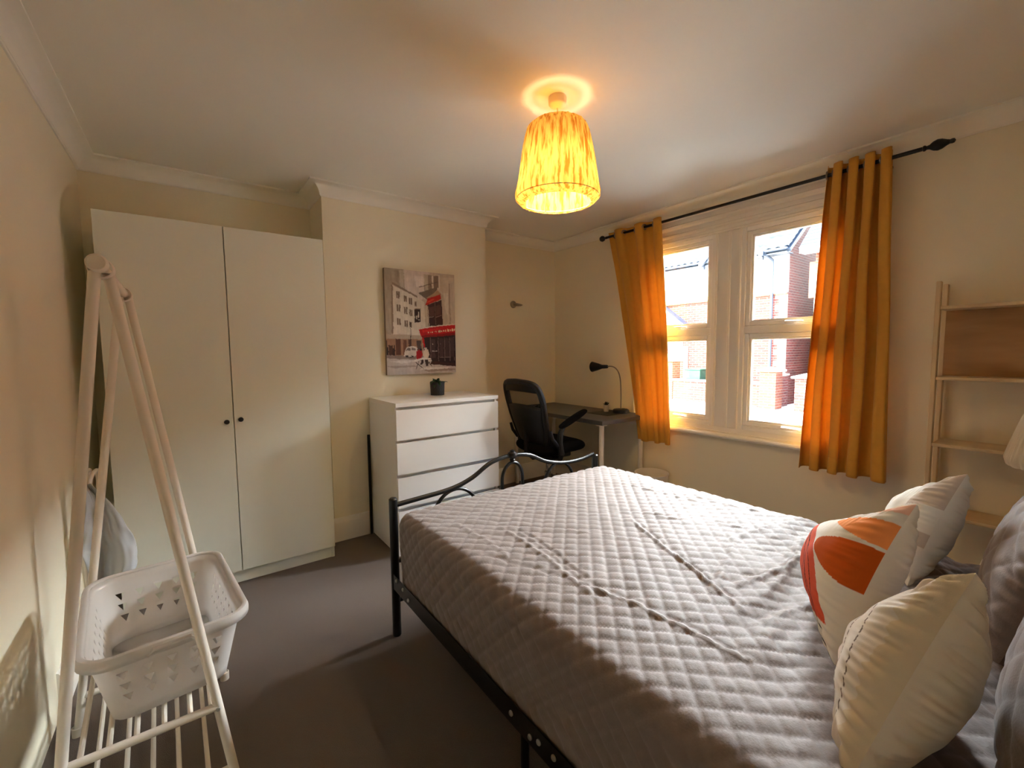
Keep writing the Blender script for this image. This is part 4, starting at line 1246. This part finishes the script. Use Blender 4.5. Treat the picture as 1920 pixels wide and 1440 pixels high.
# tiled roof: stepped, rolled pantiles
b = MB()
def roof_strip(b, y0, y1, x_e, z_e, rows, step, slope, pitch=.24):
    nx = int((y1 - y0) / pitch * 6)
    for r in range(rows):
        xa, za = x_e + r * step * cos(slope), z_e + r * step * sin(slope)
        xb, zb = xa + step * 1.06 * cos(slope), za + step * 1.06 * sin(slope)
        vs = []
        for i in range(nx + 1):
            y = y0 + (y1 - y0) * i / nx; h = .022 * sin(2 * pi * (y - y0) / pitch)
            vs += [(xa, y, za + .038 + h - .035), (xa, y, za + .038 + h), (xb, y, zb + .004 + h)]
        fs = []
        for i in range(nx):
            fs += [(3 * i, 3 * i + 3, 3 * i + 4, 3 * i + 1), (3 * i + 1, 3 * i + 4, 3 * i + 5, 3 * i + 2)]
        b.add(vs, fs)
roof_strip(b, AY0 - .15 - oy, AY1 - oy - 6.5, AX - .42 - ox, 4.19 - oz, 22, .24, radians(38))
o = b.build('roof_tiles', M['tile'], t, angle=180); o['kind'] = 'stuff'
MB().prism([(AX - .35 - ox, 4.14 - oz), (AX + 3.5 - ox, 7.16 - oz), (AX + 3.6 - ox, 7.05 - oz), (AX - .30 - ox, 4.06 - oz)], (0, AY0 - .15 - oy, 0), (1, 0, 0), (0, 0, 1), (0, 1, 0), 8.2).build('roof_deck', M['gutter'], t, smooth=False)
MB().box(L_(AX - .50, AY0 - .12, 4.10), L_(AX - .40, 13.5, 4.17), .02).box(L_(AX - .42, AY0 - .1, 4.03), L_(AX - .01, 13.5, 4.06)).build('gutter', M['gutter'], t, smooth=False)
MB().tube([L_(AX - .42, 5.92, 4.10), L_(AX - .30, 5.84, 4.0), L_(AX - .10, 5.80, 3.92), L_(AX - .09, 5.80, 3.7), L_(AX - .09, 5.80, GZ)], .04, 10).build('downpipe', M['gutter'], t)
# gable with dark barge boards
MB().prism([(5.95 - oy, 4.10 - oz), (7.78 - oy, 4.10 - oz), (6.86 - oy, 4.95 - oz)], (AX - .46 - ox, 0, 0), (0, 1, 0), (0, 0, 1), (1, 0, 0), .06).build('gable', M['render'], t, smooth=False)
for s_, y_ in ((1, 7.86), (-1, 5.88)):
    MB().prism([(y_ - oy, 4.02 - oz), (y_ - oy - s_ * .10, 4.02 - oz), (6.86 - oy, 4.95 - oz), (6.86 - oy, 5.06 - oz), (y_ - oy, 4.14 - oz)], (AX - .56 - ox, 0, 0), (0, 1, 0), (0, 0, 1), (1, 0, 0), .10).build('barge_board', M['gutter'], t, smooth=False)
    MB().box(L_(AX - .45, y_ - s_ * .12, 3.92), L_(AX - .35, y_ - s_ * .06, 4.08)).build('bracket', M['gutter'], t, smooth=False)
# ground-floor window with white frame and sill
wf = MB(); frame_bars(wf, -.05, -.002, 8.70 - oy, 10.1 - oy, 1.12 - oz, 2.05 - oz, .07, 0)
wf = wf.build('window', M['white_board'], t, smooth=False)
MB().box((-.03, 8.76 - oy, 1.18 - oz), (-.004, 10.04 - oy, 2.0 - oz)).build('pane', M['dark_glass'], wf, smooth=False)
MB().box((-.14, 8.62 - oy, 1.02 - oz), (-.003, 10.18 - oy, 1.11 - oz)).build('sill', M['white_board'], wf, smooth=False)
MB().box((-.09, 8.50 - oy, GZ - oz), (-.003, 8.61 - oy, 1.45 - oz)).build('door_post', M['white_board'], t, smooth=False)
# lean-to porch roof
MB().prism([(8.40 - oy, 2.16 - oz), (10.2 - oy, 2.16 - oz), (9.55 - oy, 2.98 - oz), (9.35 - oy, 2.88 - oz)], (-.55, 0, 0), (0, 1, 0), (0, 0, 1), (1, 0, 0), .53).build('porch_roof', M['slate'], t, smooth=False)
MB().tube([(-.57, 8.38 - oy, 2.16 - oz), (-.57, 9.38 - oy, 2.93 - oz)], .035, 6).build('porch_board', M['white_board'], t)

# second house
t = thing('neighbour_house', 'brick house with slate roof and white eaves beyond the narrow side passage', 'house', (AX, 2, GZ))
oy = 2
MB().box(L_(AX - .1, -8, GZ), L_(AX + 7, 4.70, 4.0)).build('brick_wall', M['brick_orange'], t, smooth=False)
b = MB()
for k in range(22):
    w_ = .34 if k % 2 else .22
    b.box(L_(AX - .115, 4.70 - w_, GZ + k * .165), L_(AX - .101, 4.704, GZ + k * .165 + .16))
b.build('quoins', M['brick_pale'], t, smooth=False)['kind'] = 'stuff'
MB().box(L_(AX - .45, -8, 3.92), L_(AX - .40, 4.98, 4.06)).box(L_(AX - .40, -8, 3.93), L_(AX - .1, 4.98, 3.96)).build('fascia', M['white_board'], t, smooth=False)
b = MB()
for r in range(24):
    s0 = r * .17; c_, n_ = cos(radians(42)), sin(radians(42))
    xa, za = AX - .46 + s0 * c_, 4.05 + s0 * n_; xb, zb = xa + .19 * c_, za + .19 * n_
    b.add([L_(xa, -8, za), L_(xa, 5.0, za), L_(xa, 5.0, za + .014), L_(xa, -8, za + .014), L_(xb, 5.0, zb), L_(xb, -8, zb)], [(0, 1, 2, 3), (3, 2, 4, 5)])
o = b.build('roof_slates', M['slate'], t, smooth=False); o['kind'] = 'stuff'
MB().prism([(AX - .3 - ox, 4.0 - oz), (AX + 7 - ox, 4.0 - oz), (AX + 3 - ox, 7.0 - oz)], (0, 4.5 - oy, 0), (1, 0, 0), (0, 0, 1), (0, 1, 0), .2).build('gable', M['brick'], t, smooth=False)
MB().box(L_(AX + .2, 4.705, 2.75), L_(AX + .9, 4.95, 3.75)).build('tile_hanging', M['orange_soffit'], t, smooth=False)
# rear wall closing the passage
tag(MB().box((AX + 3.6, 4.71, GZ), (AX + 3.75, 5.39, 3.2)).build('passage_wall', M['brick']), 'dark brick wall closing the end of the passage between the houses', 'wall')

# garden walls and gate piers
def pier(x, y, z, wd, label, matn):
    t = thing('gate_pier', label, 'gate pier', (x, y, GZ + .02), 0, 'brick gate piers across the street')
    h = z - GZ - .02
    MB().box((-wd / 2, -wd / 2, 0), (wd / 2, wd / 2, h - .13), .004).build('shaft', M[matn], t, smooth=False)
    w2 = wd / 2 + .07
    c = MB(); c.box((-w2, -w2, h - .129), (w2, w2, h - .08))
    c.add([(-w2, -w2, h - .08), (w2, -w2, h - .08), (w2, w2, h - .08), (-w2, w2, h - .08), (0, 0, h)], [(0, 1, 4), (1, 2, 4), (2, 3, 4), (3, 0, 4)])
    c.build('cap', M['stone'], t, smooth=False)
pier(12.92, 5.33, .83, .42, 'orange brick gate pier with white cap, second from the desk end', 'brick_orange')
pier(12.95, 4.49, .67, .38, 'shorter brick gate pier with white cap opposite the narrow passage', 'brick')
pier(13.15, 8.62, 1.07, .44, 'tall orange brick gate pier below the far house window', 'brick_orange')
o = MB().box((12.95, 5.56, GZ), (13.15, 8.39, .30)).build('garden_wall', M['brick'], smooth=False)
tag(o, 'low brick garden wall with stone coping between two gate piers', 'wall')
cp_ = MB().box((12.91, 5.555, .301), (13.19, 8.39, .36), .008).build('coping', M['stone'], o, smooth=False)
o = MB().box((13.15, 5.30, GZ + .01), (AX - .02, 5.42, .55)).build('side_wall', M['brick'], smooth=False)
tag(o, 'low brick wall running back from the second gate pier', 'wall')
MB().box((13.14, 5.27, .551), (AX - .02, 5.45, .60), .008).build('coping', M['stone'], o, smooth=False)
# wheelie bin
t = thing('wheelie_bin', 'green lidded wheelie bin standing behind the low garden wall', 'bin', (13.55, 7.90, GZ + .01))
bz = .98
b = MB(); b.add([(-.20, -.22, .08), (.20, -.22, .08), (.20, .22, .08), (-.20, .22, .08), (-.27, -.27, bz), (.27, -.27, bz), (.27, .27, bz), (-.27, .27, bz)], [(0, 3, 2, 1), (4, 5, 6, 7), (0, 1, 5, 4), (1, 2, 6, 5), (2, 3, 7, 6), (3, 0, 4, 7)])
b.build('body', M['green_bin'], t, smooth=False)
MB().box((-.30, -.30, bz + .001), (.29, .30, bz + .05), .02).build('lid', M['green_bin'], t, angle=20)
for s_ in (-1, 1): MB().lathe([(.0001, 0), (.10, 0), (.10, .05), (.0001, .05)], (.18, s_ * .23 - .025, .10), 16, (0, 1, 0)).build('wheel', M['black_plastic'], t)
